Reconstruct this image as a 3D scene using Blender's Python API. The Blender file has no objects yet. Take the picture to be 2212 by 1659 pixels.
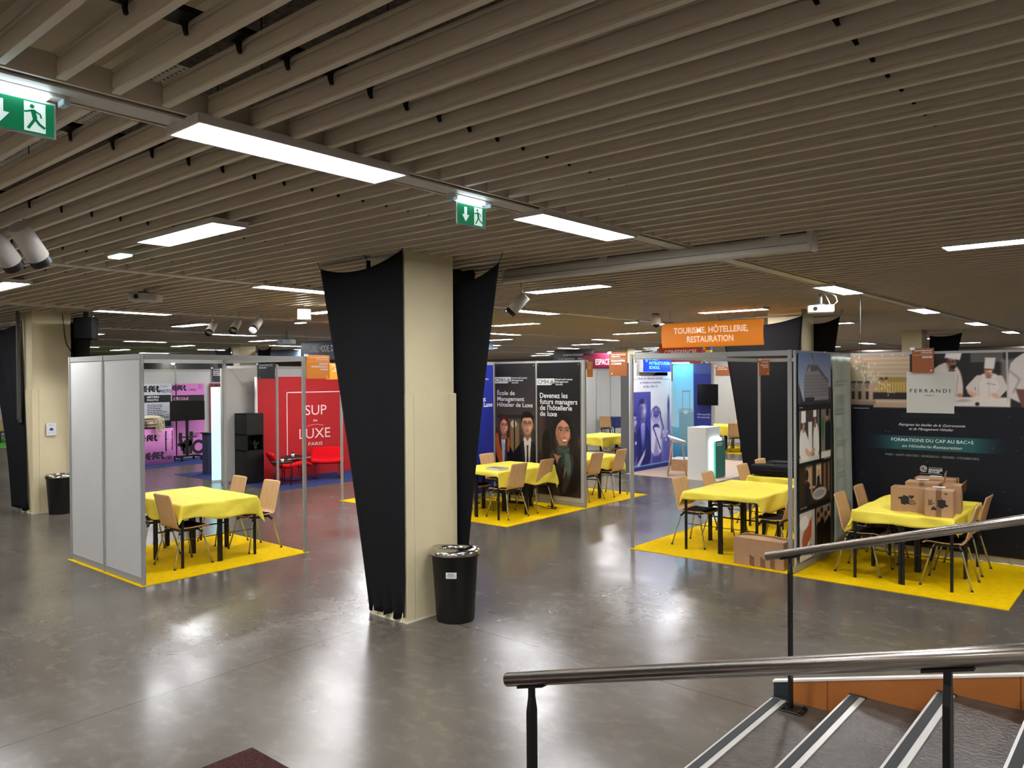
import bpy, math, random
import numpy as np
from mathutils import Vector, Matrix
random.seed(4)
SC = bpy.context.scene
COL = SC.collection
PI = math.pi

# ------------------------------------------------------------------ camera, world, exposure
cam_d = bpy.data.cameras.new('camera')
cam = bpy.data.objects.new('camera', cam_d)
COL.objects.link(cam)
cam_d.sensor_fit = 'HORIZONTAL'
cam_d.sensor_width = 36.0
cam_d.lens = 1680.0 / 2212.0 * 36.0
cam_d.clip_end = 200
cam_d.clip_start = 0.05
yaw, pitch, roll = math.radians(40.43), math.radians(-0.515), math.radians(-0.396)
fwd = Vector((-math.sin(yaw), math.cos(yaw), 0))
rgt = Vector((math.cos(yaw), math.sin(yaw), 0))
upv = Vector((0, 0, 1))
f2 = fwd * math.cos(pitch) + upv * math.sin(pitch)
u2 = upv * math.cos(pitch) - fwd * math.sin(pitch)
r3 = rgt * math.cos(roll) + u2 * math.sin(roll)
u3 = u2 * math.cos(roll) - rgt * math.sin(roll)
cam.matrix_world = Matrix(((r3.x, u3.x, -f2.x, 0), (r3.y, u3.y, -f2.y, 0), (r3.z, u3.z, -f2.z, 2.2), (0, 0, 0, 1)))
SC.camera = cam
w = bpy.data.worlds.new('world')
SC.world = w
w.use_nodes = True
w.node_tree.nodes['Background'].inputs[0].default_value = (0.8, 0.85, 1.0, 1)
w.node_tree.nodes['Background'].inputs[1].default_value = 0.05
SC.view_settings.view_transform = 'Standard'
SC.view_settings.look = 'None'
SC.view_settings.exposure = 0.0
SC.view_settings.gamma = 1.0
SC.view_settings.use_curve_mapping = False
LAMP = 66.0      # radiance of the ceiling light panels
CZ = 3.33        # underside of the ceiling slats

# ------------------------------------------------------------------ materials
def lin(c):
    return tuple(((v / 255.0) / 12.92 if v / 255.0 <= 0.04045 else ((v / 255.0 + 0.055) / 1.055) ** 2.4) for v in c[:3])

MATS = {}
def mat(name, rgb, rough=0.5, metal=0.0, emit=0.0, noise=None, bump=None, spec=0.5, coat=0.0, alpha=1.0, trans=0.0, rgb2=None):
    """rgb in 0..255 sRGB. noise=(scale, amount) varies the colour a little; bump=(scale, strength)."""
    if name in MATS: return MATS[name]
    m = bpy.data.materials.new(name); m.use_nodes = True
    nt = m.node_tree; b = nt.nodes['Principled BSDF']
    c = lin(rgb)
    b.inputs['Base Color'].default_value = (*c, 1)
    b.inputs['Roughness'].default_value = rough
    b.inputs['Metallic'].default_value = metal
    b.inputs['Specular IOR Level'].default_value = spec
    b.inputs['Coat Weight'].default_value = coat
    b.inputs['Alpha'].default_value = alpha
    b.inputs['Transmission Weight'].default_value = trans
    if emit:
        b.inputs['Emission Color'].default_value = (*c, 1)
        b.inputs['Emission Strength'].default_value = emit
    tc = nt.nodes.new('ShaderNodeTexCoord')
    if noise:
        n = nt.nodes.new('ShaderNodeTexNoise'); n.inputs['Scale'].default_value = noise[0]; n.inputs['Detail'].default_value = 5
        if len(noise) > 2:
            mp = nt.nodes.new('ShaderNodeMapping'); mp.inputs['Scale'].default_value = noise[2]
            nt.links.new(tc.outputs['Object'], mp.inputs[0]); nt.links.new(mp.outputs[0], n.inputs[0])
        else:
            nt.links.new(tc.outputs['Object'], n.inputs[0])
        r = nt.nodes.new('ShaderNodeValToRGB')
        c2 = lin(rgb2) if rgb2 else tuple(v * (1 - noise[1]) for v in c)
        r.color_ramp.elements[0].position = 0.3; r.color_ramp.elements[1].position = 0.7
        r.color_ramp.elements[0].color = (*c2, 1); r.color_ramp.elements[1].color = (*(min(1, v * (1 + noise[1] * 0.5)) for v in c), 1)
        nt.links.new(n.outputs[0], r.inputs[0]); nt.links.new(r.outputs[0], b.inputs['Base Color'])
    if bump:
        n = nt.nodes.new('ShaderNodeTexNoise'); n.inputs['Scale'].default_value = bump[0]; n.inputs['Detail'].default_value = 4
        nt.links.new(tc.outputs['Object'], n.inputs[0])
        bp = nt.nodes.new('ShaderNodeBump'); bp.inputs['Strength'].default_value = bump[1]; bp.inputs['Distance'].default_value = 0.02
        nt.links.new(n.outputs[0], bp.inputs['Height']); nt.links.new(bp.outputs[0], b.inputs['Normal'])
    MATS[name] = m
    return m

def floor_mat():
    m = bpy.data.materials.new('polished_concrete'); m.use_nodes = True
    nt = m.node_tree; N = nt.nodes; L = nt.links; b = N['Principled BSDF']
    tc = N.new('ShaderNodeTexCoord')
    def noise(scale, detail, rough=0.5, sc=(1, 1, 1), dist=0.0):
        mp = N.new('ShaderNodeMapping'); mp.inputs['Scale'].default_value = sc
        L.new(tc.outputs['Object'], mp.inputs[0])
        n = N.new('ShaderNodeTexNoise'); n.inputs['Scale'].default_value = scale; n.inputs['Detail'].default_value = detail
        n.inputs['Roughness'].default_value = rough; n.inputs['Distortion'].default_value = dist
        L.new(mp.outputs[0], n.inputs[0]); return n
    def ramp(src, a, b_, ca, cb):
        r = N.new('ShaderNodeValToRGB'); r.color_ramp.elements[0].position = a; r.color_ramp.elements[1].position = b_
        r.color_ramp.elements[0].color = (*ca, 1); r.color_ramp.elements[1].color = (*cb, 1)
        L.new(src, r.inputs[0]); return r
    n1 = noise(0.6, 6, 0.6); n2 = noise(6.0, 8, 0.6, (1, 1.4, 1), 0.15); n3 = noise(1.4, 6, 0.6, (1, 1, 1), 0.3)
    r1 = ramp(n1.outputs[0], 0.3, 0.72, lin((78, 71, 63)), lin((101, 96, 87)))
    r2 = ramp(n2.outputs[0], 0.50, 0.85, (0, 0, 0), (1, 1, 1))
    mix = N.new('ShaderNodeMix'); mix.data_type = 'RGBA'
    L.new(r2.outputs[0], mix.inputs[0]); L.new(r1.outputs[0], mix.inputs[6]); mix.inputs[7].default_value = (*lin((112, 105, 94)), 1)
    # saw-cut joints: dark thin lines
    sep = N.new('ShaderNodeSeparateXYZ'); L.new(tc.outputs['Object'], sep.inputs[0])
    def line(out, pos, wd):
        s = N.new('ShaderNodeMath'); s.operation = 'SUBTRACT'; L.new(out, s.inputs[0]); s.inputs[1].default_value = pos
        a = N.new('ShaderNodeMath'); a.operation = 'ABSOLUTE'; L.new(s.outputs[0], a.inputs[0])
        c = N.new('ShaderNodeMath'); c.operation = 'LESS_THAN'; L.new(a.outputs[0], c.inputs[0]); c.inputs[1].default_value = wd
        return c.outputs[0]
    # x' = x + 0.055*y straightens the slightly skewed long joint
    sk = N.new('ShaderNodeMath'); sk.operation = 'MULTIPLY_ADD'; L.new(sep.outputs[1], sk.inputs[0]); sk.inputs[1].default_value = 0.03; L.new(sep.outputs[0], sk.inputs[2])
    tot = None
    for out, ps in ((sk.outputs[0], (-5.31, -9.9, -14.4, -19.0)), (sep.outputs[1], (4.94, 9.3, 13.6, 18.0, 22.4))):
        for p in ps:
            o = line(out, p, 0.0035)
            if tot is None: tot = o
            else:
                mx = N.new('ShaderNodeMath'); mx.operation = 'MAXIMUM'; L.new(tot, mx.inputs[0]); L.new(o, mx.inputs[1]); tot = mx.outputs[0]
    mj = N.new('ShaderNodeMix'); mj.data_type = 'RGBA'; L.new(tot, mj.inputs[0]); L.new(mix.outputs[2], mj.inputs[6]); mj.inputs[7].default_value = (0.012, 0.011, 0.01, 1)
    L.new(mj.outputs[2], b.inputs['Base Color'])
    rr = N.new('ShaderNodeMapRange'); L.new(n3.outputs[0], rr.inputs[0]); rr.inputs[1].default_value = 0.3; rr.inputs[2].default_value = 0.75
    rr.inputs[3].default_value = 0.17; rr.inputs[4].default_value = 0.31
    L.new(rr.outputs[0], b.inputs['Roughness'])
    b.inputs['Specular IOR Level'].default_value = 0.55
    n4 = noise(5.0, 3, 0.5)
    bp = N.new('ShaderNodeBump'); bp.inputs['Strength'].default_value = 0.022; bp.inputs['Distance'].default_value = 0.02
    L.new(n4.outputs[0], bp.inputs['Height']); L.new(bp.outputs[0], b.inputs['Normal'])
    return m

def wood_mat(name, a, b_, scale=6, rough=0.4, stretch=(8, 1, 1), spec=0.5):
    return mat(name, a, rough, noise=(scale, 0.12, stretch), rgb2=b_, spec=spec)

M_FLOOR = floor_mat()
M_SLAT = mat('beige_slat_metal', (218, 205, 185), 0.45)
M_SLAB = mat('wood_wool_board', (112, 104, 92), 0.95, noise=(30, 0.5), bump=(40, 0.6))
M_LAMP = mat('lamp_diffuser', (252, 252, 255), 0.5, emit=LAMP)
M_LAMPC = mat('cool_led', (225, 245, 255), 0.5, emit=9.0)
M_FRAME = mat('lamp_frame', (205, 200, 194), 0.5)
M_ALU = mat('brushed_aluminium', (164, 164, 160), 0.48, metal=0.35)
M_ALUD = mat('aluminium_groove', (92, 92, 90), 0.5, metal=0.4)
M_WHITE = mat('white_panel', (190, 190, 186), 0.55, noise=(3, 0.03))
M_CREAM = mat('cream_paint', (216, 203, 164), 0.6, noise=(2.5, 0.05), bump=(18, 0.1))
M_BLACKF = mat('black_stretch_fabric', (16, 17, 20), 0.85, spec=0.2)
M_YCAR = mat('yellow_carpet', (236, 194, 0), 0.95, noise=(14, 0.10), bump=(120, 0.3), spec=0.1)
M_YCLO = mat('yellow_paper_cloth', (246, 226, 78), 0.6, noise=(5, 0.05), bump=(7, 0.35), spec=0.3)
M_BEECH = wood_mat('beech_veneer', (214, 174, 126), (200, 156, 108), 5, 0.4, (9, 1, 1.2))
M_BLACK = mat('black_plastic', (14, 14, 14), 0.45)
M_BLACKM = mat('black_metal', (17, 16, 16), 0.4, metal=0.2)
M_PAD = mat('black_seat_pad', (20, 19, 19), 0.9, spec=0.15)
M_CHROME = mat('chrome', (196, 194, 190), 0.26, metal=0.72)
M_STEEL = mat('satin_steel', (176, 167, 158), 0.235, metal=1.0)
M_CARD = mat('cardboard', (178, 140, 104), 0.85, noise=(9, 0.06), bump=(25, 0.08), spec=0.2)
M_TAPE = mat('brown_tape', (126, 92, 68), 0.35)
M_INKB = mat('dark_print', (30, 26, 24), 0.7)
M_TXT = mat('white_print', (240, 240, 238), 0.6)
M_TXTG = mat('grey_print', (150, 158, 156), 0.7)
M_ORANGE = mat('orange_board', (244, 148, 36), 0.5)
M_ORANGEL = mat('orange_emissive_sign', (240, 140, 40), 0.55, emit=0.35)  # emission stands in for direct light that misses the sign
M_RED = mat('red_backdrop', (186, 18, 28), 0.6)
M_REDF = mat('red_upholstery', (214, 8, 22), 0.9, spec=0.2)
M_NAVY = mat('navy_board', (52, 56, 82), 0.6)
M_BCAR = mat('blue_carpet', (50, 58, 104), 0.95, bump=(120, 0.3), spec=0.1)
M_PINK = mat('pink_print', (214, 128, 196), 0.6)
M_GREYB = mat('grey_textile_wall', (176, 174, 168), 0.8)
M_STAIR = mat('stair_vinyl', (82, 74, 65), 0.36, noise=(14, 0.25), rgb2=(56, 50, 44), bump=(45, 0.25))
M_NOSEG = mat('nosing_grit', (58, 58, 58), 0.8, bump=(200, 0.3))
M_NOSEA = mat('nosing_aluminium', (205, 203, 196), 0.4, metal=0.5)
M_STRING = mat('orange_brown_stringer', (176, 106, 44), 0.55, noise=(5, 0.08))
M_TRIM = mat('white_trim', (238, 232, 222), 0.5)
M_SCREEN = mat('dark_screen', (10, 9, 10), 0.2)
M_COLOR = None
def vcol_mat():
    m = bpy.data.materials.new('printed_picture'); m.use_nodes = True
    nt = m.node_tree; b = nt.nodes['Principled BSDF']
    a = nt.nodes.new('ShaderNodeAttribute'); a.attribute_name = 'print'
    nt.links.new(a.outputs['Color'], b.inputs['Base Color']); b.inputs['Roughness'].default_value = 0.5
    b.inputs['Specular IOR Level'].default_value = 0.3
    return m
M_PRINT = vcol_mat()

# ------------------------------------------------------------------ object helpers
def tag(o, label=None, cat=None, group=None, kind=None):
    if label: o['label'] = label
    if cat: o['category'] = cat
    if group: o['group'] = group
    if kind: o['kind'] = kind
    return o
def thing(name, label, cat, loc=(0, 0, 0), rz=0.0, group=None):
    o = bpy.data.objects.new(name, None); COL.objects.link(o)
    o.location = loc; o.rotation_euler = (0, 0, rz); o.empty_display_size = 0.1
    return tag(o, label, cat, group)
def kids(o): return [c for c in KIDS.get(o.name, [])]
KIDS = {}
def dup(o, loc=None, rz=None, label=None, group=None, parent=None):
    c = o.copy(); COL.objects.link(c)
    if parent is not None:
        c.parent = parent; KIDS.setdefault(parent.name, []).append(c)
    if loc is not None: c.location = loc
    if rz is not None: c.rotation_euler = (0, 0, rz)
    if label: c['label'] = label
    if group: c['group'] = group
    for ch in list(KIDS.get(o.name, [])): dup(ch, parent=c)
    return c

CUBE_F = [(0, 3, 2, 1), (4, 5, 6, 7), (0, 1, 5, 4), (1, 2, 6, 5), (2, 3, 7, 6), (3, 0, 4, 7)]
class MB:
    def __init__(s): s.v = []; s.f = []; s.smooth = set()
    def add(s, v, f, smooth=False):
        o = len(s.v); s.v += [tuple(p) for p in v]
        for q in f:
            if smooth: s.smooth.add(len(s.f))
            s.f.append(tuple(i + o for i in q))
        return s
    def box(s, x0, x1, y0, y1, z0, z1, bev=0.0):
        if x0 > x1: x0, x1 = x1, x0
        if y0 > y1: y0, y1 = y1, y0
        if z0 > z1: z0, z1 = z1, z0
        if bev <= 0:
            return s.add([(x0, y0, z0), (x1, y0, z0), (x1, y1, z0), (x0, y1, z0), (x0, y0, z1), (x1, y0, z1), (x1, y1, z1), (x0, y1, z1)], CUBE_F)
        b = bev; ring = []
        for z, i in ((z0, b), (z0 + b, 0), (z1 - b, 0), (z1, b)):
            a = b + i
            r = [(x0 + a, y0 + i), (x1 - a, y0 + i), (x1 - i, y0 + a), (x1 - i, y1 - a), (x1 - a, y1 - i), (x0 + a, y1 - i), (x0 + i, y1 - a), (x0 + i, y0 + a)]
            ring.append([(x, y, z) for x, y in r])
        v = [p for r in ring for p in r]; f = []
        for k in range(3):
            for j in range(8):
                a0 = k * 8 + j; a1 = k * 8 + (j + 1) % 8
                f.append((a0, a1, a1 + 8, a0 + 8))
        f.append(tuple(range(7, -1, -1))); f.append(tuple(range(24, 32)))
        return s.add(v, f)
    def tube(s, pts, r, n=8, caps=True, r2=None, smooth=True):
        P = [Vector(p) for p in pts]; m = len(P); v = []; f = []
        for i, p in enumerate(P):
            d = (P[min(i + 1, m - 1)] - P[max(i - 1, 0)]).normalized()
            a = Vector((0, 0, 1)) if abs(d.z) < 0.9 else Vector((1, 0, 0))
            u = d.cross(a).normalized(); w_ = d.cross(u).normalized()
            rr = r if r2 is None else r + (r2 - r) * i / (m - 1)
            for k in range(n):
                t = 2 * PI * (k + 0.5) / n
                v.append(p + u * math.cos(t) * rr + w_ * math.sin(t) * rr)
        for i in range(m - 1):
            for k in range(n):
                a0 = i * n + k; a1 = i * n + (k + 1) % n
                f.append((a0, a0 + n, a1 + n, a1))
        s.add(v, f, smooth)
        if caps:
            o = len(s.v) - len(v)
            s.f.append(tuple(o + k for k in range(n))); s.f.append(tuple(o + (m - 1) * n + k for k in range(n - 1, -1, -1)))
        return s
    def lathe(s, prof, n=24, cx=0, cy=0, sx=1, sy=1, smooth=True):
        v = []; f = []; m = len(prof)
        for r, z in prof:
            for k in range(n):
                t = 2 * PI * k / n; v.append((cx + r * math.cos(t) * sx, cy + r * math.sin(t) * sy, z))
        for i in range(m - 1):
            for k in range(n):
                a0 = i * n + k; a1 = i * n + (k + 1) % n
                f.append((a0, a1, a1 + n, a0 + n))
        if prof[0][0] > 0: f.append(tuple(range(n - 1, -1, -1)))
        if prof[-1][0] > 0: f.append(tuple((m - 1) * n + k for k in range(n)))
        return s.add(v, f, smooth)
    def grid(s, fn, nu, nv, smooth=True, flip=False):
        v = [fn(i / nu, j / nv) for j in range(nv + 1) for i in range(nu + 1)]; f = []
        for j in range(nv):
            for i in range(nu):
                a = j * (nu + 1) + i; q = (a, a + 1, a + nu + 2, a + nu + 1)
                f.append(q[::-1] if flip else q)
        return s.add(v, f, smooth)
    def prism(s, poly, y0, y1):
        """polygon in x,z extruded along y"""
        n = len(poly); v = [(x, y0, z) for x, z in poly] + [(x, y1, z) for x, z in poly]
        f = [tuple(range(n)), tuple(range(2 * n - 1, n - 1, -1))] + [(i, i + n, (i + 1) % n + n, (i + 1) % n) for i in range(n)]
        return s.add(v, f)
    def flat(s, poly, y):
        return s.add([(x, y, z) for x, z in poly], [tuple(range(len(poly)))])
    def build(s, name, m, parent=None, label=None, shade=True, mods=None):
        me = bpy.data.meshes.new(name); me.from_pydata(s.v, [], s.f)
        me.polygons.foreach_set('use_smooth', [i in s.smooth for i in range(len(s.f))])
        me.materials.append(m); me.update()
        o = bpy.data.objects.new(name, me); COL.objects.link(o)
        if parent is not None:
            o.parent = parent; KIDS.setdefault(parent.name, []).append(o)
        if label: o['label'] = label
        return o

FONT_CACHE = {}
def glyphs(txt, bold=0.0, shear=0.0):
    key = (txt, bold, shear)
    if key in FONT_CACHE: return FONT_CACHE[key]
    c = bpy.data.curves.new('tmp', 'FONT'); c.body = txt; c.size = 1.0; c.offset = bold; c.shear = shear
    c.resolution_u = 3; c.fill_mode = 'FRONT'
    o = bpy.data.objects.new('tmp', c); COL.objects.link(o)
    dg = bpy.context.evaluated_depsgraph_get(); dg.update()
    me = bpy.data.meshes.new_from_object(o.evaluated_get(dg))
    v = np.array([list(x.co) for x in me.vertices]) if len(me.vertices) else np.zeros((1, 3)); f = [tuple(p.vertices) for p in me.polygons]
    bpy.data.objects.remove(o); bpy.data.curves.remove(c); bpy.data.meshes.remove(me)
    FONT_CACHE[key] = (v, f); return v, f
CAP = None
def cap_h():
    global CAP
    if CAP is None: CAP = float(glyphs('H')[0][:, 1].max())
    return CAP
def text(mb, txt, x, z, h, w=None, align='L', y=-0.002, bold=0.0, shear=0.0, n=None):
    """front (-y) facing lettering: cap height h, total width w, baseline z"""
    v, f = glyphs(txt, bold, shear)
    sz = h / cap_h(); x0, x1 = v[:, 0].min(), v[:, 0].max()
    sx = sz if w is None else w / max(1e-6, x1 - x0)
    W_ = (x1 - x0) * sx
    ox = x - (W_ / 2 if align == 'C' else W_ if align == 'R' else 0)
    mb.add([(ox + (p[0] - x0) * sx, y, z + p[1] * sz) for p in v], f)
    return W_
def lines(mb, x0, x1, z, n, dz, h, y=-0.002, seed=1, align='L', gap=0.35):
    """rows of unreadably small print as word blocks"""
    R = random.Random(seed)
    for k in range(n):
        L = (x1 - x0) * R.uniform(0.55, 1.0); x = x0 if align == 'L' else (x0 + x1) / 2 - L / 2 if align == 'C' else x1 - L
        e = x + L
        while x < e:
            ww = min(R.uniform(1.5, 5) * h, e - x)
            mb.flat([(x, z - k * dz), (x + ww, z - k * dz), (x + ww, z - k * dz + h), (x, z - k * dz + h)], y)
            x += ww + h * gap * 1.6

# ------------------------------------------------------------------ picture painter (flat prints)
class Pic:
    def __init__(s, w_, h_, res, bg):
        s.w, s.h = w_, h_; s.nx = int(round(w_ / res)) + 1; s.nz = int(round(h_ / res)) + 1
        s.X, s.Z = np.meshgrid(np.linspace(0, w_, s.nx), np.linspace(0, h_, s.nz))
        s.res = res; s.C = np.zeros((s.nz, s.nx, 3)); s.C[:] = bg
    def put(s, a, col, op=1.0):
        a = (np.clip(a, 0, 1) * op)[..., None]; s.C = s.C * (1 - a) + np.array(col, float) * a
    def poly(s, pts, col, soft=None, op=1.0, round_=0):
        P = np.array(pts, float)
        for _ in range(round_):
            Q = np.roll(P, -1, 0); P = np.stack([P * .75 + Q * .25, P * .25 + Q * .75], 1).reshape(-1, 2)
        soft = soft or s.res * 0.7
        ins = np.zeros(s.X.shape, bool); D = np.full(s.X.shape, 1e9)
        for i in range(len(P)):
            x0, z0 = P[i]; x1, z1 = P[(i + 1) % len(P)]
            if z0 != z1:
                c = ((z0 > s.Z) != (z1 > s.Z)) & (s.X < (x1 - x0) * (s.Z - z0) / (z1 - z0) + x0); ins ^= c
            dx, dz = x1 - x0, z1 - z0; L2 = dx * dx + dz * dz + 1e-12
            t = np.clip(((s.X - x0) * dx + (s.Z - z0) * dz) / L2, 0, 1)
            D = np.minimum(D, np.hypot(s.X - x0 - t * dx, s.Z - z0 - t * dz))
        sd = np.where(ins, D, -D); s.put(0.5 + sd / (2 * soft), col, op)
    def ell(s, cx, cz, rx, rz, col, rot=0.0, soft=None, op=1.0):
        c, n = math.cos(rot), math.sin(rot); x = (s.X - cx) * c + (s.Z - cz) * n; z = -(s.X - cx) * n + (s.Z - cz) * c
        k = np.hypot(x / rx, z / rz); soft = soft or s.res * 0.7
        s.put(0.5 + (1 - k) * min(rx, rz) / (2 * soft), col, op)
    def rect(s, x0, x1, z0, z1, col, op=1.0, soft=None):
        soft = soft or s.res * 0.5
        d = np.minimum(np.minimum(s.X - x0, x1 - s.X), np.minimum(s.Z - z0, z1 - s.Z)); s.put(0.5 + d / (2 * soft), col, op)
    def gradz(s, x0, x1, z0, z1, c0, c1):
        t = np.clip((s.Z - z0) / (z1 - z0), 0, 1)[..., None]; m_ = ((s.X >= x0) & (s.X <= x1) & (s.Z >= z0) & (s.Z <= z1))[..., None]
        s.C = np.where(m_, np.array(c0, float) * (1 - t) + np.array(c1, float) * t, s.C)
    def stroke(s, pts, wd, col, op=1.0):
        P = np.array(pts, float); D = np.full(s.X.shape, 1e9)
        for (x0, z0), (x1, z1) in zip(P[:-1], P[1:]):
            dx, dz = x1 - x0, z1 - z0; L2 = dx * dx + dz * dz + 1e-12
            t = np.clip(((s.X - x0) * dx + (s.Z - z0) * dz) / L2, 0, 1); D = np.minimum(D, np.hypot(s.X - x0 - t * dx, s.Z - z0 - t * dz))
        s.put(0.5 + (wd - D) / s.res, col, op)
    def tint(s, x0, x1, z0, z1, dark, light):
        m_ = (s.X >= x0) & (s.X <= x1) & (s.Z >= z0) & (s.Z <= z1)
        g = (s.C.mean(2) / 255.0)[..., None]; s.C = np.where(m_[..., None], np.array(dark, float) * (1 - g) + np.array(light, float) * g, s.C)
    def mesh(s, name, parent, x=0.0, z=0.0, y=0.0, label=None, bend=None, th=0.0):
        v = np.stack([s.X + x, np.full(s.X.shape, y), s.Z + z], -1).reshape(-1, 3)
        if bend is not None: v = bend(v)
        i = (np.arange(s.nz - 1)[:, None] * s.nx + np.arange(s.nx - 1)[None]).reshape(-1)
        F = np.stack([i, i + 1, i + 1 + s.nx, i + s.nx], 1)
        me = bpy.data.meshes.new(name); me.from_pydata(v.tolist(), [], F.tolist()); me.materials.append(M_PRINT)
        c = s.C.reshape(-1, 3) / 255.0; c = np.where(c <= 0.04045, c / 12.92, ((c + 0.055) / 1.055) ** 2.4)
        a = me.color_attributes.new('print', 'FLOAT_COLOR', 'POINT')
        a.data.foreach_set('color', np.concatenate([c, np.ones((len(c), 1))], 1).astype(np.float32).reshape(-1))
        me.update(); o = bpy.data.objects.new(name, me); COL.objects.link(o)
        o.parent = parent; KIDS.setdefault(parent.name, []).append(o)
        if label: o['label'] = label
        if th:
            md = o.modifiers.new('thickness', 'SOLIDIFY'); md.thickness = th; md.offset = -1
        return o

def face(p, cx, cz, s, skin, hair, smile=True, glasses=False, side=0.0, toque=False, style='short', neck=True):
    """portrait head centred on cx,cz; s = half height; side > 0 turns it to the right"""
    k = lambda c, f: tuple(min(255, v * f) for v in c)
    sh, lt, dk = k(skin, .70), k(skin, 1.14), k(skin, .48)
    X = lambda a: cx + a * s
    Z = lambda a: cz + a * s
    P = lambda pts: [(X(a), Z(b)) for a, b in pts]
    if style == 'long':
        p.poly(P([(-.5, 1.0), (0, 1.18), (.5, 1.02), (.82, .5), (.86, -.3), (.80, -1.1), (.5, -1.5), (-.6, -1.6), (-.9, -1.0), (-.86, -.2), (-.80, .5)]), hair, round_=2)
    else:
        p.ell(cx, Z(.34), .70 * s, .80 * s, hair)
    if neck:
        p.poly(P([(-.34, -.45), (.36, -.45), (.36, -1.1), (.56, -1.5), (-.56, -1.5), (-.34, -1.1)]), sh, round_=1)
        p.ell(cx, Z(-.85), .34 * s, .20 * s, dk, soft=.14 * s, op=.8)
    for q in (-1, 1):
        if style != 'long': p.ell(X(q * .60), Z(-.02), .09 * s, .17 * s, sh)
    p.poly(P([(-.56, .62), (.0, .80), (.56, .62), (.61, .2), (.58, -.25), (.42, -.68), (.16, -.95), (-.16, -.95), (-.42, -.68), (-.58, -.25), (-.61, .2)]), skin, round_=2)
    e = side * .5
    p.ell(X(-.40 + e * .3), Z(-.25), .24 * s, .55 * s, sh, soft=.28 * s, op=.75); p.ell(X(.05 + e * .3), Z(-.86), .34 * s, .12 * s, sh, soft=.12 * s, op=.6)
    p.ell(X(.28 + e), Z(-.22), .20 * s, .20 * s, lt, soft=.18 * s, op=.8); p.ell(X(.05 + e), Z(.48), .36 * s, .18 * s, lt, soft=.2 * s, op=.7); p.ell(X(-.20 + e), Z(-.22), .14 * s, .14 * s, lt, soft=.14 * s, op=.5)
    for q in (-1, 1):
        ex = q * .26 + e * .55; wq = 1 - .25 * q * (1 if side > 0 else 0) * min(1, side * 2)
        p.ell(X(ex), Z(.12), .19 * s, .12 * s, sh, soft=.09 * s, op=.7)
        p.ell(X(ex), Z(.07), .125 * s * wq, .052 * s, (226, 218, 212), soft=.02 * s); p.ell(X(ex + .02 * side), Z(.07), .055 * s, .055 * s, (30, 20, 17), soft=.02 * s)
        p.stroke(P([(ex - .15, .08), (ex - .04, .135), (ex + .08, .13), (ex + .15, .07)]), .018 * s, (38, 24, 20))
        p.stroke(P([(ex - .18, .24), (ex, .31), (ex + .18, .25)]), .030 * s, hair, .85)
        if glasses:
            p.stroke(P([(ex - .21, .17), (ex + .21, .17), (ex + .19, -.08), (ex - .19, -.08), (ex - .21, .17)]), .012 * s, (50, 36, 32), .8)
    if glasses: p.stroke(P([(-.06, .12), (.06, .12)]), .012 * s, (50, 36, 32))
    p.poly(P([(e * .6 - .06, .08), (e * .6 + .03, .08), (e + .02, -.28), (e - .13, -.33)]), sh, soft=.05 * s, op=.55); p.ell(X(e * .9), Z(-.27), .09 * s, .07 * s, lt, soft=.04 * s, op=.7)
    p.stroke(P([(e - .12, -.34), (e - .02, -.38), (e + .12, -.34)]), .022 * s, dk, .8)
    if smile:
        p.poly(P([(e - .30, -.47), (e - .1, -.50), (e + .1, -.50), (e + .32, -.44), (e + .18, -.66), (e, -.73), (e - .17, -.67)]), (128, 48, 48), round_=1)
        p.poly(P([(e - .24, -.495), (e, -.52), (e + .26, -.475), (e + .13, -.62), (e - .12, -.63)]), (240, 234, 228), round_=1)
        p.stroke(P([(e - .36, -.38), (e - .34, -.48)]), .015 * s, sh); p.stroke(P([(e + .38, -.35), (e + .37, -.46)]), .015 * s, sh)
    else:
        p.poly(P([(e - .19, -.55), (e, -.50), (e + .19, -.55), (e, -.63)]), (150, 86, 78), round_=1); p.stroke(P([(e - .18, -.56), (e + .18, -.56)]), .012 * s, (96, 50, 46))
    if style == 'long':
        p.poly(P([(-.02, 1.0), (-.10, .72), (-.42, .50), (-.60, .05), (-.60, -.45), (-.78, -.7), (-.84, .2), (-.60, .95)]), hair, round_=2)
        p.poly(P([(-.08, 1.02), (.10, .74), (.44, .50), (.60, .10), (.62, -.25), (.80, -.4), (.84, .3), (.55, 1.0)]), hair, round_=2)
        p.stroke(P([(-.5, .75), (-.72, .2), (-.74, -.6)]), .02 * s, k(hair, 2.0), .5)
    elif not toque:
        p.poly(P([(-.64, .05), (-.60, .42), (-.42, .62), (.0, .60), (.36, .66), (.58, .42), (.64, .05), (.74, .6), (.45, 1.08), (-.1, 1.2), (-.6, 1.0), (-.76, .5)]), hair, round_=2)
        p.stroke(P([(-.4, .95), (.1, 1.05), (.45, .9)]), .03 * s, k(hair, 2.2), .35)
    if toque:
        p.poly(P([(-.6, .4), (.6, .4), (.66, 1.9), (-.66, 1.9)]), (240, 238, 236))
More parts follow.
